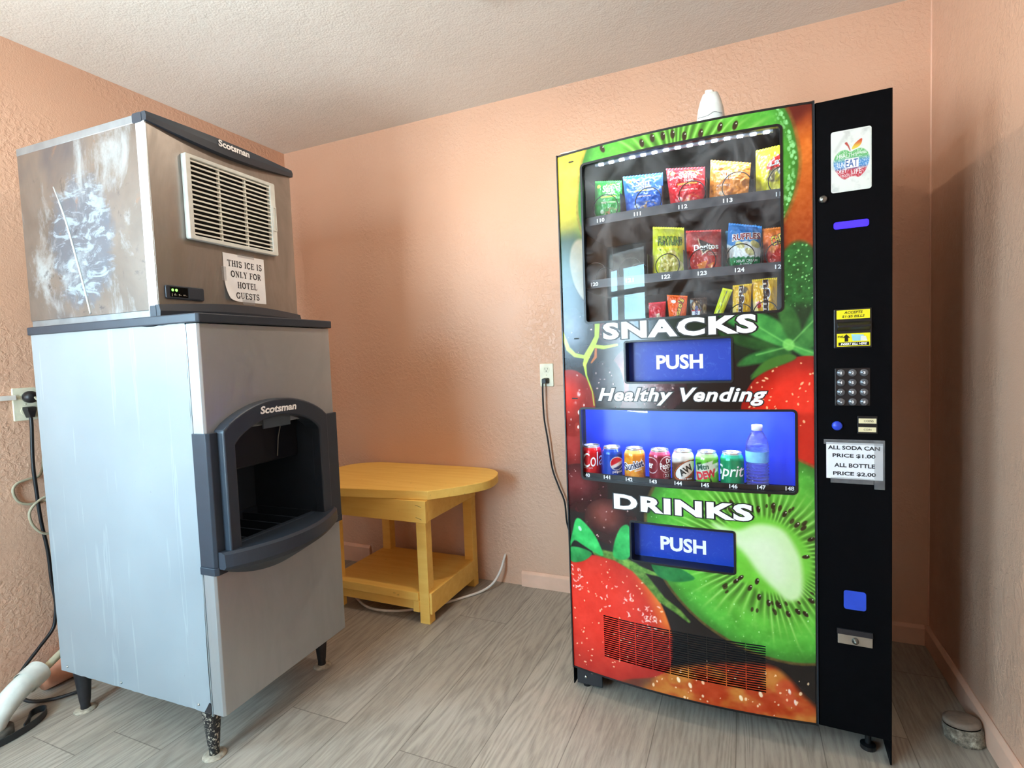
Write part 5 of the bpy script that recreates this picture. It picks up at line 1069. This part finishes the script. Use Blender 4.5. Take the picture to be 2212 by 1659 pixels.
# ------------------------------------------------------------------ ice dispenser and ice maker
ICE = Matrix.Translation((1.0897, -1.4288, 0)) @ Matrix.Rotation(0.0376, 4, 'Z')     # x: out of the front, y: along the front, away from the viewer
ID, IW = 0.7633, 0.5420
slate = pm('slate_plastic', (38, 47, 58), 0.45, 0, 0.08, 20, 0.06, 400)
steel = steel_mat('brushed_steel_front', (176, 180, 182), (138, 140, 140), 0.30, 0.38, 0.75)
galv = pm('galvanised_steel', (150, 158, 162), 0.38, 0.7, 0.14, 18)
def serif_letters():
    """plain strokes with slab serifs for the notice: letter -> list of (points, width); box 0..w x 0..1"""
    T, t = 0.17, 0.075
    def v(x, a=0, b=1): return ([(x, a), (x, b)], T)
    def sf(x, y, w=0.26): return ([(x-w/2, y), (x+w/2, y)], t)
    def arc(cx, cy, rx, ry, a0, a1, wd=T, n=14): return ([(cx+rx*math.cos(math.radians(a0+(a1-a0)*k/n)), cy+ry*math.sin(math.radians(a0+(a1-a0)*k/n))) for k in range(n+1)], wd)
    return {'T': (0.72, [v(0.36), sf(0.36, 0.03, 0.34), ([(0.02, 0.96), (0.70, 0.96)], 0.09), ([(0.04, 0.98), (0.04, 0.78)], t), ([(0.68, 0.98), (0.68, 0.78)], t)]),
        'H': (0.78, [v(0.16), v(0.62), sf(0.16, 0.03, 0.32), sf(0.16, 0.97, 0.32), sf(0.62, 0.03, 0.32), sf(0.62, 0.97, 0.32), ([(0.16, 0.52), (0.62, 0.52)], t)]),
        'I': (0.36, [v(0.18), sf(0.18, 0.03, 0.34), sf(0.18, 0.97, 0.34)]),
        'S': (0.62, [arc(0.31, 0.73, 0.22, 0.22, 25, 270, 0.13), arc(0.31, 0.27, 0.23, 0.24, -155, 90, 0.15), ([(0.53, 0.98), (0.53, 0.72)], t), ([(0.08, 0.02), (0.08, 0.30)], t)]),
        'C': (0.74, [arc(0.40, 0.5, 0.32, 0.45, 45, 315), ([(0.66, 0.98), (0.66, 0.68)], t), ([(0.64, 0.14), (0.68, 0.28)], t)]),
        'E': (0.66, [v(0.17), ([(0.03, 0.96), (0.60, 0.96)], 0.09), ([(0.03, 0.04), (0.62, 0.04)], 0.09), ([(0.17, 0.52), (0.46, 0.52)], t), ([(0.60, 0.98), (0.60, 0.76)], t), ([(0.62, 0.02), (0.62, 0.26)], t), ([(0.46, 0.64), (0.46, 0.40)], t)]),
        'O': (0.82, [arc(0.41, 0.5, 0.32, 0.45, 0, 360)]),
        'N': (0.80, [([(0.16, 0), (0.16, 1)], t), ([(0.16, 0.98), (0.64, 0.04)], T), ([(0.64, 0), (0.64, 1)], t), sf(0.16, 0.03), sf(0.12, 0.97, 0.26), sf(0.64, 0.97)]),
        'L': (0.64, [v(0.17), sf(0.17, 0.97, 0.32), ([(0.03, 0.04), (0.60, 0.04)], 0.09), ([(0.60, 0.02), (0.60, 0.28)], t)]),
        'Y': (0.74, [([(0.14, 0.97), (0.37, 0.46)], T), ([(0.62, 0.97), (0.37, 0.46)], t), v(0.37, 0, 0.48), sf(0.37, 0.03, 0.32), sf(0.14, 0.97), sf(0.62, 0.97)]),
        'F': (0.64, [v(0.17), sf(0.17, 0.03, 0.32), ([(0.03, 0.96), (0.60, 0.96)], 0.09), ([(0.17, 0.52), (0.46, 0.52)], t), ([(0.60, 0.98), (0.60, 0.74)], t), ([(0.46, 0.64), (0.46, 0.40)], t)]),
        'R': (0.76, [v(0.17), sf(0.17, 0.03, 0.32), sf(0.12, 0.97, 0.2), arc(0.32, 0.73, 0.25, 0.23, 90, -90, 0.13), ([(0.17, 0.96), (0.32, 0.96)], t), ([(0.17, 0.50), (0.32, 0.50)], t), ([(0.36, 0.50), (0.64, 0.02)], 0.15), ([(0.58, 0.03), (0.74, 0.03)], t)]),
        'U': (0.80, [v(0.17, 0.3, 1), arc(0.40, 0.32, 0.23, 0.27, 180, 360, 0.11), ([(0.63, 0.32), (0.63, 1)], t), sf(0.17, 0.97, 0.32), sf(0.63, 0.97, 0.28)]),
        'G': (0.80, [arc(0.40, 0.5, 0.32, 0.45, 45, 340), ([(0.66, 0.98), (0.66, 0.68)], t), ([(0.66, 0.44), (0.66, 0.02)], 0.14), ([(0.50, 0.44), (0.80, 0.44)], t)])}
def serif_text(lines, fn, mat, parent, name='notice_lettering'):
    G = serif_letters(); m = MB()
    for body, x0, x1, z0, z1 in lines:
        w = 0; pos = []
        for ch in body:
            if ch == ' ': w += 0.42; continue
            pos.append((ch, w)); w += G[ch][0]+0.10
        w -= 0.10; sx, sz = (x1-x0)/w, z1-z0
        for ch, o in pos:
            for pts, wd in G[ch][1]:
                for (ax, az), (bx, bz) in zip(pts, pts[1:]):
                    d = Vector((bx-ax, bz-az)); l = d.length or 1e-6; d /= l; n = Vector((-d.y, d.x))*wd/2; e = d*(0.02 if len(pts) > 2 else 0.0)
                    q = [(ax-e.x+n.x, az-e.y+n.y), (ax-e.x-n.x, az-e.y-n.y), (bx+e.x-n.x, bz+e.y-n.y), (bx+e.x+n.x, bz+e.y+n.y)]
                    m.add([fn(x0+(o+a)*sx, z0+b*sz) for a, b in q], [(0, 1, 2, 3)])
    return m.build(name, mat, parent)
def ice_dispenser():
    t = thing('ice_dispenser', 'white sided floor standing ice dispenser with a slate arched dispensing bay', 'ice dispenser', ICE)
    # shell panels
    MB().box(-ID, -0.045, 0.006, 0.012, 0.160, 1.297).box(-ID, -0.045, IW-0.006, IW, 0.160, 1.297).box(-ID, -ID+0.006, 0.012, IW-0.006, 0.160, 1.297).box(-ID, -0.045, 0.012, IW-0.006, 0.160, 0.166).box(-ID, -0.045, 0.012, IW-0.006, 1.291, 1.297).build('body', galv, t)
    # white side sheet with ragged edges
    rng = random.Random(3); P_ = []
    for k in range(41):
        f = k/40; P_.append((-0.760+f*0.706, 0.160-0.004*f+rng.uniform(-0.0012, 0.0012)))
    for k in range(1, 40):
        f = k/40; P_.append((-0.054+0.004*f-0.002*math.sin(9*f)+rng.uniform(-0.0014, 0.0014), 0.156+f*1.142))
    for k in range(41):
        f = k/40; P_.append((-0.050-f*0.718, 1.300-0.006*max(0, 1-abs(f-0.22)/0.14)+0.026*f+rng.uniform(-0.0016, 0.0016)))
    P_ = [p for i, p in enumerate(P_) if i == 0 or p != P_[i-1]]
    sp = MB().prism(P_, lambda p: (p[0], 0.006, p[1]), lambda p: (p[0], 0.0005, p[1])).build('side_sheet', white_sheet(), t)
    for x, z in ((-0.725, 0.178), (-0.45, 0.176), (-0.105, 0.175)):
        MB().lathe([(0.0, 0.0), (0.0045, 0.0), (0.003, 0.0025), (0.0, 0.003)], (x, 0.0005, z), 14, 'y', False).build('screw', pm('zinc_bolt', (206, 204, 196), 0.3, 0.9), sp, smooth=True)
    # steel doors above and below the bezel
    def door(nm, z0, z1, lab):
        m = MB().prism([(-0.045, -0.0005), (-0.006, -0.0005), (0.0, 0.006), (0.0, IW-0.006), (-0.006, IW), (-0.045, IW)], lambda p: (p[0], p[1], z0), lambda p: (p[0], p[1], z1))
        o = m.build(nm, steel, t, 0.0015); o['label'] = lab; return o
    door('upper_panel', 0.985, 1.300, 'brushed steel upper panel'); door('lower_panel', 0.158, 0.588, 'brushed steel lower panel')
    MB().box(-0.050, -0.0455, -0.001, 0.004, 0.150, 1.297).build('corner_strip', galv, t)
    # slate cover under the ice maker
    m = MB().prism([(-0.775, 0.0), (-0.775, IW+0.004), (0.006, IW+0.004), (0.012, IW-0.004), (0.012, -0.002), (0.004, -0.008), (-0.775, -0.006)], lambda p: (p[0], p[1], 1.302), lambda p: (p[0], p[1], 1.328))
    m.build('cover', slate, t, 0.003)
    # bezel band and raised arch around the bay
    yc, hw = 0.246, 0.215
    arch = [(0.030, 0.600), (0.030, 0.992)]+[(0.030+(yc-0.030)*2*k/20, 0.992+0.075*(1-(2*k/20-1)**2)**0.85) for k in range(1, 20)]+[(0.462, 0.992), (0.462, 0.600)]
    inn = [(0.068, 0.640), (0.068, 0.945)]+[(0.068+(0.420-0.068)*k/20, 0.945+0.067*(1-(2*k/20-1)**2)**0.8) for k in range(1, 20)]+[(0.420, 0.945), (0.420, 0.640)]
    MB().ring(arch, inn, lambda p: (0.036 if True else 0, p[0], p[1]), lambda p: (-0.030, p[0]+(p[0]-yc)*0.02, p[1])).build('arch_frame', slate, t, 0.006, segs=3)
    # band: left and right wings with wrap-round ends
    for y0, y1, a in ((-0.004, 0.067, 1), (0.421, IW+0.004, 0)):
        m = MB()
        m.prism([(-0.050, y0), (0.004, y0), (0.012, y0+0.008), (0.012, y1-0.033), (0.0, y1-0.033), (0.0, y1), (-0.050, y1)] if a else [(-0.050, y0), (0.0, y0), (0.0, y0+0.037), (0.012, y0+0.037), (0.012, y1-0.008), (0.004, y1), (-0.050, y1)], lambda p: (p[0], p[1], 0.601), lambda p: (p[0], p[1], 0.988))
        m.prism([(-0.052, y0-0.001), (0.005, y0-0.001), (0.0135, y0+0.008), (0.0135, y1-0.033), (-0.052, y1-0.033)] if a else [(-0.052, y0+0.037), (0.0135, y0+0.037), (0.0135, y1-0.008), (0.005, y1+0.001), (-0.052, y1+0.001)], lambda p: (p[0], p[1], 0.578), lambda p: (p[0], p[1], 0.601))
        m.build('bezel_wing', slate, t, 0.002)
    # bay lining
    dark = pm('black_bay_plastic', (14, 16, 22), 0.35, 0, 0.15, 20)
    m = MB().box(-0.29, -0.285, 0.06, 0.428, 0.62, 1.02).box(-0.29, 0.0, 0.060, 0.068, 0.62, 1.00).box(-0.29, 0.0, 0.420, 0.428, 0.62, 1.00).box(-0.29, -0.01, 0.068, 0.420, 1.014, 1.02)
    m.build('bay', slate, t)
    MB().box(-0.285, -0.06, 0.075, 0.413, 0.85, 1.012).build('ice_chute', dark, t, 0.006)
    MB().tube([(-0.02, 0.300, 0.985), (-0.035, 0.298, 0.93), (-0.04, 0.296, 0.868)], 0.0022, 8).build('dispensing_rod', pm('dull_steel', (120, 122, 118), 0.3, 0.9), t)
    # logo flap over the bay
    fl_ = [(0.180, 1.020), (0.180, 0.976), (0.292, 0.976), (0.292, 1.008)]+[(0.292-0.112*k/8, 1.016+0.006*math.sin(PI*k/8)) for k in range(1, 8)]
    f = MB().prism(fl_, lambda p: (0.0300, p[0], p[1]), lambda p: (0.0225, p[0], p[1])).build('flap', pm('slate_flap', (50, 61, 69), 0.42), t, 0.002)
    wl = pm('logo_white', (236, 238, 238), 0.5)
    lettering('logo_lettering', [('Scotsman', 0.164, 0.314, 1.024, 1.048)], wl, lambda x, z: (0.0368, x, z), t, 0.035, 0.15)
    # lip with a curved front and the drip tray behind it
    n = 28; m = MB(); rows = []
    for k in range(n+1):
        f = k/n; y = 0.006+f*0.478; b = math.sin(PI*min(max(f, 0.0), 1))**0.8
        p = 0.036+0.070*b; zt = 0.646-0.004*b
        rows.append([(0.0, y, zt), (p-0.012, y, zt), (p, y, zt-0.006), (p+0.003, y, zt-0.042), (p*0.86, y, zt-0.050-0.012*b), (0.036*0.5+0.02*b, y, 0.597-0.050*b), (0.0, y, 0.597-0.072*b)])
    q = len(rows[0]); m.add([p for r in rows for p in r], [(i*q+j, i*q+(j+1) % q, (i+1)*q+(j+1) % q, (i+1)*q+j) for i in range(n) for j in range(q)]+[tuple(range(q)), tuple(n*q+j for j in range(q))])
    m.build('lip', slate, t, smooth=False)
    gr = MB().box(-0.285, 0.0, 0.068, 0.420, 0.600, 0.606); 
    gr.build('tray_floor', dark, t)
    m = MB().box(-0.285, -0.275, 0.068, 0.420, 0.606, 0.648).box(-0.02, 0.0, 0.068, 0.420, 0.606, 0.645).box(-0.275, -0.02, 0.068, 0.074, 0.606, 0.648).box(-0.275, -0.02, 0.414, 0.420, 0.606, 0.648)
    for k in range(1, 5): y = 0.070+0.070*k; m.box(-0.275, -0.02, y-0.003, y+0.003, 0.612, 0.642)
    m.build('drip_grate', slate, t, 0.001)
    # legs with spread feet
    sl = speckled_leg()
    for x, y, mt in ((-0.092, 0.030, sl), (-0.726, 0.044, pm('black_leg', (30, 28, 32), 0.5, 0, 0.3, 50)), (-0.104, 0.515, pm('black_leg', (30, 28, 32), 0.5, 0, 0.3, 50)), (-0.715, 0.510, pm('black_leg', (30, 28, 32), 0.5, 0, 0.3, 50))):
        l = MB().lathe([(0.0, 0.002), (0.0145, 0.004), (0.0140, 0.020), (0.0165, 0.034), (0.0170, 0.040), (0.0270, 0.150), (0.0285, 0.160), (0.0, 0.160)], (x, y, 0), 24, 'z', False).build('leg', mt, t, smooth=True)
        MB().lathe([(0.0, 0.0), (0.034, 0.0), (0.033, 0.003), (0.018, 0.007), (0.0, 0.007)], (x, y, 0), 26, 'z', False).build('foot_flange', pm('chalky_foot', (166, 156, 138), 0.8, 0, 0.3, 80, 0.4, 120), l, smooth=True)
    # bent metal tab at the lower corner
    MB().prism([(-0.080, 0.158), (-0.050, 0.158), (-0.050, 0.186), (-0.058, 0.190), (-0.070, 0.172)], lambda p: (p[0], 0.004, p[1]), lambda p: (p[0], -0.002, p[1])).build('corner_tab', pm('black_leg', (30, 28, 32), 0.5), t)
ice_dispenser()

def ice_maker():
    t = thing('ice_maker', 'stained steel ice maker with a white grille, on top of the ice dispenser', 'ice maker', ICE @ Matrix.Translation((-0.1897, 0.0306, 1.328)))
    d, w, h = 0.6249, 0.5590, 0.572                     # local: front x = 0, near side y = 0, base z = 0
    MB().box(-d, -0.004, 0.002, w, 0.0, h).build('cabinet', galv, t)
    s = MB().box(-d, -0.040, -0.002, 0.002, 0.024, h).build('side_panel', stained_steel(), t, 0.001); s['label'] = 'galvanised side panel with pale bleach runs'
    crease = MB().tube(smooth_poly([(-0.445, -0.0022, 0.445), (-0.40, -0.0026, 0.345), (-0.365, -0.0028, 0.235), (-0.335, -0.0028, 0.13), (-0.31, -0.0022, 0.03)], 8, False), [0.002]*5+[0.0035]*28, 8); crease.build('crease', pm('bare_scratch', (206, 214, 214), 0.35, 0.6), s, smooth=True)
    MB().box(-d, -0.040, -0.003, 0.003, h-0.002, h+0.022).box(-d, -0.01, 0.003, w, h, h+0.018).build('lid', galv, t, 0.002)
    MB().box(-0.040, -0.022, -0.0035, 0.003, 0.018, h).build('corner_strip', pm('bright_corner_steel', (216, 222, 222), 0.3, 0.6), t, 0.001); MB().box(-0.021, -0.001, -0.0035, 0.003, 0.018, h).build('corner_strip', pm('bright_corner_steel', (216, 222, 222), 0.3, 0.6), t, 0.001)
    fp = MB().box(-0.004, 0.0, 0.0, w, 0.018, h).build('front_panel', steel_mat('smeared_steel_front', (154, 148, 142), (104, 100, 94), 0.6, 0.32, 0.85), t, 0.001)
    sh, zh = 0.0, 0.0
    def capper(nm, top, mat):
        n = 24; m = MB(); rows = []
        for k in range(n+1):
            f = k/n; y = -0.004+f*(w+0.012); b = math.sin(PI*f)
            z0, z1 = (h-0.002-0.022*b, h+0.024) if top else (0.0, 0.038+0.016*b)
            p = 0.008+0.016*b
            rows.append([(-0.012, y, z0), (p, y, z0), (p+0.002, y, (z0+z1)/2), (p-0.003, y, z1), (-0.012, y, z1)])
        q = 5; m.add([p for r in rows for p in r], [(i*q+j, i*q+(j+1) % q, (i+1)*q+(j+1) % q, (i+1)*q+j) for i in range(n) for j in range(q)]+[tuple(range(q)), tuple(n*q+j for j in range(q))])
        if top: m.prism(rrect(-0.050, -0.010, h-0.004, h+0.024, 0.006, 3), lambda p: (p[0], -0.005, p[1]), lambda p: (p[0], 0.03, p[1]))
        else: m.prism(rrect(-0.034, -0.008, 0.001, 0.036, 0.004, 3), lambda p: (p[0], -0.005, p[1]), lambda p: (p[0], 0.03, p[1]))
        return m.build(nm, mat, t, smooth=False)
    tc = capper('top_cap', True, slate); capper('bottom_trim', False, slate)
    wl = pm('logo_white', (236, 238, 238), 0.5)
    def cap_x(y): return 0.009+0.016*math.sin(PI*(y+0.004)/(w+0.012))+0.0022
    lettering('logo_lettering', [('Scotsman', 0.222, 0.346, 0.569, 0.5915)], wl, lambda x, z: (cap_x(x)+0.0005, x, z), tc, 0.035, 0, 0.02)
    # grille: frame, louvres, dark opening (local y = width - 0.0306, z = height - 1.328)
    gp = pm('white_grille_plastic', (206, 212, 208), 0.42)
    o = rrect(0.102, 0.460, 0.249, 0.512, 0.006); i_ = rrect(0.121, 0.436, 0.262, 0.500, 0.004)
    g = MB().ring(o, i_, lambda p: (0.020, p[0], p[1]), lambda p: (0.0002, p[0], p[1])).build('grille', gp, t, 0.003)
    MB().box(0.0002, 0.0012, 0.118, 0.440, 0.258, 0.504).build('grille_opening', pm('black_mesh', (14, 14, 14), 0.8), g)
    nl = 16
    for k in range(nl):
        z = 0.262+0.238*(k+0.5)/nl
        MB().prism([(0.005, z+0.0012), (0.0165, z-0.0022), (0.0172, z+0.0022), (0.0160, z+0.0030), (0.005, z+0.0042)], lambda p: (p[0], 0.1205, p[1]), lambda p: (p[0], 0.4365, p[1])).build('louvre', pm('white_louvre_plastic', (226, 228, 218), 0.4), g)
    for y in (0.226, 0.331): MB().box(0.004, 0.013, y-0.003, y+0.003, 0.262, 0.500).build('mullion', gp, g)
    MB().ring(rrect(0.442, 0.458, 0.338, 0.428, 0.003, 3), rrect(0.4455, 0.4545, 0.343, 0.423, 0.002, 3), lambda p: (0.0225, p[0], p[1]), lambda p: (0.018, p[0], p[1])).build('finger_catch', gp, g)
    # control display with two green lamps
    c = MB().prism(rrect(0.020, 0.148, 0.058, 0.099, 0.006), lambda p: (0.0002, p[0], p[1]), lambda p: (0.006, p[0], p[1])).build('control_panel', slate, t, 0.002)
    MB().box(0.0061, 0.0066, 0.033, 0.091, 0.064, 0.094).build('display', pm('black_display', (6, 7, 8), 0.2), c)
    MB().box(0.0061, 0.0075, 0.094, 0.134, 0.062, 0.095).build('cover_flap', slate, c, 0.0008)
    for y in (0.0415, 0.0535): MB().lathe([(0.0, 0.0), (0.0042, 0.0), (0.003, 0.0012), (0.0, 0.0016)], (0.0066, y, 0.0845), 16, 'x', False).build('green_lamp', emat('green_lamp', (126, 255, 90), 2.2), c, smooth=True)
    lettering('display_symbols', [('| f- f- =-', 0.038, 0.088, 0.066, 0.074)], pm('pale_symbols', (210, 206, 190), 0.5), lambda x, z: (0.0068, x, z), c)
    # logo is on the cap; taped notice
    p = thing('ice_notice', 'white paper notice about ice taped to the ice maker front, lower left corner curling', 'notice', ICE @ Matrix.Translation((-0.1897, 0.0306, 1.328)))
    us = np.linspace(0.231, 0.404, 22); zs = np.linspace(0.068, 0.229, 22)
    def lift(y, z):
        a = (y-0.231)/0.173+(z-0.068)/0.161*0.75; e = max(0.0, 0.40-a); return 0.0012+0.09*e*e
    def pos(y, z):
        a = max(0.0, 0.40-((y-0.231)/0.173+(z-0.068)/0.161*0.75)); return (lift(y, z), y+0.05*a*a, z+0.05*a*a)
    n = 22; m = MB().add([pos(y, z) for y in us for z in zs], [(i*n+j, (i+1)*n+j, (i+1)*n+j+1, i*n+j+1) for i in range(n-1) for j in range(n-1)])
    sh_ = m.build('paper', pm('white_paper', (232, 236, 240), 0.6, 0, 0.03), p, smooth=True)
    ink = pm('black_ink', (28, 30, 40), 0.6)
    serif_text([('THIS ICE IS', 0.247, 0.392, 0.186, 0.207), ('ONLY FOR', 0.258, 0.386, 0.151, 0.172), ('HOTEL', 0.283, 0.366, 0.115, 0.136), ('GUESTS', 0.275, 0.374, 0.079, 0.100)], lambda x, z: (lift(x, z)+0.0006, x, z), ink, p)
    tape = tape_mat()
    for a, b, c_, d_ in ((0.222, 0.240, 0.135, 0.182), (0.30, 0.352, 0.060, 0.078), (0.29, 0.36, 0.222, 0.236)): MB().box(0.0019, 0.0022, a, b, c_, d_).build('tape', tape, p)
ice_maker()

# ------------------------------------------------------------------ yellow side table
def table():
    O = Vector((0.92, -0.28, 0)); t = thing('side_table', 'yellow painted wooden side table with rounded top against the back wall', 'table', O); M = Matrix.Translation(-O)
    wood = yellow_wood()
    pts = [(0.786, -0.564), (1.218, -0.507)]+[tuple(p) for p in smooth_poly([(1.218, -0.507), (1.334, -0.377), (1.396, -0.252), (1.372, -0.110), (1.300, -0.030), (1.190, -0.006)], 6, False)[1:]]+[(0.74, -0.006)]+[tuple(p) for p in smooth_poly([(0.592, -0.010), (0.475, -0.085), (0.440, -0.25), (0.470, -0.42), (0.560, -0.530), (0.680, -0.565)], 5, False)]
    MB().prism(pts, lambda p: (p[0], p[1], 0.560), lambda p: (p[0], p[1], 0.600)).build('tabletop', wood, t, 0.003, org=M)
    def bx(nm, *a): return MB().box(*a).build(nm, wood, t, 0.002, org=M)
    bx('apron', 0.640, 1.216, -0.528, -0.508, 0.462, 0.559); bx('apron', 1.198, 1.216, -0.508, -0.060, 0.466, 0.559); bx('apron', 0.640, 1.198, -0.078, -0.060, 0.466, 0.559); bx('apron', 0.640, 0.658, -0.508, -0.078, 0.466, 0.559)
    for x0, y0 in ((1.150, -0.520), (1.160, -0.112), (0.650, -0.520), (0.650, -0.112)): bx('leg', x0, x0+0.050, y0+0.012, y0+0.058, 0.0, 0.558)
    MB().prism([(0.640, -0.515), (1.149, -0.515), (1.149, -0.461), (1.200, -0.461), (1.200, -0.101), (1.159, -0.101), (1.159, -0.062), (0.640, -0.062)], lambda p: (p[0], p[1], 0.102), lambda p: (p[0], p[1], 0.140)).build('shelf', wood, t, 0.002, org=M); bx('shelf_rail', 0.690, 1.130, -0.500, -0.482, 0.056, 0.101); bx('shelf_block', 1.118, 1.150, -0.512, -0.480, 0.050, 0.101)
    bx('shelf_side', 1.201, 1.213, -0.506, -0.085, 0.046, 0.142)
    nail = pm('rust_mark', (96, 66, 32), 0.7); m = MB()
    for x, y, z in ((1.165, -0.5285, 0.54), (1.165, -0.5285, 0.485)): MB().tube([(x, y, z), (x+0.012, y, z-0.002), (x+0.03, y, z-0.008)], 0.0008, 6).build('crack', nail, t, org=M)
table()

# ------------------------------------------------------------------ cables and pipes
def services():
    off = pm('white_cable', (226, 220, 212), 0.4); rub = pm('black_rubber', (20, 20, 22), 0.45)
    c = thing('white_cable', 'white cable running from a hole in the back wall under the yellow table', 'cable', (1.344, 0, 0.143)); M = Matrix.Translation((-1.344, 0, -0.143))
    P_ = smooth_poly([(1.344, 0.004, 0.150), (1.346, -0.020, 0.138), (1.338, -0.055, 0.085), (1.315, -0.095, 0.035), (1.278, -0.145, 0.010), (1.225, -0.225, 0.0065), (1.174, -0.297, 0.0065), (1.115, -0.365, 0.0065), (1.03, -0.435, 0.0065), (0.931, -0.474, 0.0065), (0.826, -0.470, 0.0065), (0.70, -0.40, 0.0065), (0.56, -0.30, 0.0065)], 6, False)
    MB().tube(P_, 0.0062, 10).build('cable', off, c, smooth=True, org=M)
    # left wall: surface conduit, plugs, hanging cords
    w = thing('surface_conduit', 'white surface conduit running along the left wall into the socket', 'conduit', (0, -2.3, 1.09))
    MB().box(0.0, 0.016, -0.95, 0.925, -0.010, 0.008).build('channel', off, w, 0.002)
    k = thing('dryer_plug', 'round black plug with grey cable in the left wall socket', 'plug', (0.0095, -1.338, 1.088))
    MB().lathe([(0.0, 0.0), (0.017, 0.0), (0.022, 0.006), (0.022, 0.026), (0.012, 0.036), (0.0, 0.038)], (0, 0, 0), 26, 'x', False).build('plug', rub, k, smooth=True)
    bgc = pm('beige_cable', (168, 156, 130), 0.5)
    P_ = smooth_poly([(0.034, 0.004, 0.0), (0.046, 0.020, -0.035), (0.040, 0.022, -0.12), (0.020, 0.024, -0.22), (0.002, 0.016, -0.298), (0.0, -0.020, -0.308), (0.0, -0.054, -0.316), (0.0, -0.070, -0.340), (0.0, -0.058, -0.382), (0.002, -0.026, -0.402), (0.012, 0.022, -0.400), (0.048, 0.030, -0.374), (0.052, -0.012, -0.384), (0.050, -0.040, -0.408), (0.050, -0.050, -0.436), (0.050, -0.040, -0.478), (0.052, -0.010, -0.515), (0.055, 0.050, -0.53), (0.05, 0.09, -0.60), (0.04, 0.10, -0.80)], 7, False)
    MB().tube(P_, 0.0048, 10).build('cable', bgc, k, smooth=True)
    b = thing('ice_machine_cord', 'thick black power cord hanging from the left wall socket beside the white cabinet', 'cord', (0.0095, -1.342, 1.036))
    MB().prism([(-0.017, 0.016), (0.017, 0.016), (0.017, 0.004), (0.008, -0.026), (-0.008, -0.026), (-0.017, 0.004)], lambda p: (0.0, p[0], p[1]), lambda p: (0.030, p[0]*0.85, p[1]*0.9)).build('plug', rub, b, 0.002)
    P_ = smooth_poly([(0.016, 0.0, -0.022), (0.018, -0.001, -0.06), (0.018, -0.007, -0.196), (0.018, -0.004, -0.30), (0.018, 0.002, -0.42), (0.020, 0.014, -0.54), (0.020, 0.018, -0.66), (0.022, 0.024, -0.74), (0.024, 0.018, -0.80), (0.026, 0.004, -0.845), (0.032, -0.05, -0.895), (0.045, -0.112, -0.950), (0.075, -0.134, -1.000), (0.13, -0.128, -1.0225), (0.20, -0.086, -1.0235), (0.25, 0.0, -1.0235)], 6, False)
    MB().tube(P_, 0.0062, 10).build('cable', rub, b, smooth=True)
    # white waste pipe elbow with two drain hoses in its mouth
    e = thing('drain_elbow', 'white plastic drain elbow curving up from the floor by the left wall', 'pipe', (0.235, -1.590, 0))
    pvc = pm('white_drain_plastic', (224, 228, 220), 0.35)
    P_ = smooth_poly([(0.0, -0.030, 0.0), (0.0, -0.022, 0.035), (-0.010, 0.010, 0.072), (-0.028, 0.058, 0.100), (-0.045, 0.100, 0.112)], 6, False)
    MB().tube(P_, 0.036, 28, False).tube([(-0.040, 0.088, 0.109), (-0.062, 0.140, 0.120)], 0.041, 28, False).build('elbow', pvc, e, smooth=True)
    MB().lathe([(0.0, 0.0), (0.060, 0.0), (0.060, 0.022), (0.040, 0.026), (0.036, 0.026)], (0, -0.030, 0), 30, 'z', False).build('floor_collar', pm('grey_collar', (86, 82, 74), 0.7, 0, 0.25, 50, 0.3, 90), e, smooth=True)
    h = thing('drain_hose', 'beige drain hose leading from behind the white cabinet into the drain elbow', 'hose', (0.19, -1.46, 0.115))
    MB().tube(smooth_poly([(0.005, -0.03, -0.01), (0.0, 0.02, 0.012), (-0.02, 0.10, 0.045), (-0.04, 0.20, 0.09), (-0.05, 0.34, 0.12)], 6, False), 0.0125, 14).build('hose', pm('beige_hose', (190, 180, 150), 0.5), h, smooth=True)
    s = thing('painted_pipe', 'salmon painted pipe along the foot of the left wall', 'pipe', (0.085, -1.27, 0.048))
    MB().tube([(0, -0.135, 0), (0, 0.45, 0.0)], 0.046, 24).build('pipe', pm('salmon_pipe_paint', (190, 128, 98), 0.5), s, smooth=True)
    r = thing('flat_strap', 'flat black strap looped around the foot of the drain elbow', 'strap', (0.235, -1.58, 0.0))
    path = smooth_poly([(0.070, -0.10, 0.0125), (0.078, -0.03, 0.0125), (0.070, 0.035, 0.0125), (0.045, 0.085, 0.0125), (0.012, 0.108, 0.0125), (-0.008, 0.100, 0.0125), (-0.006, 0.074, 0.0125), (0.030, 0.050, 0.0125), (0.058, 0.026, 0.0125)], 6, False)
    m = MB(); vs = []
    for i, p in enumerate(path):
        a, b_ = np.array(path[max(i-1, 0)]), np.array(path[min(i+1, len(path)-1)]); d = b_-a; nn = np.array([-d[1], d[0], 0]); nn /= np.linalg.norm(nn)+1e-9
        for sx, sz in ((-0.0018, -0.011), (0.0018, -0.011), (0.0018, 0.011), (-0.0018, 0.011)): vs.append((p[0]+nn[0]*sx, p[1]+nn[1]*sx, p[2]+sz))
    k_ = len(path); m.add(vs, [(i*4+j, i*4+(j+1) % 4, (i+1)*4+(j+1) % 4, (i+1)*4+j) for i in range(k_-1) for j in range(4)]+[(0, 1, 2, 3), tuple((k_-1)*4+j for j in range(4))])
    m.build('strap', pm('black_strap', (34, 36, 38), 0.45), r)
services()
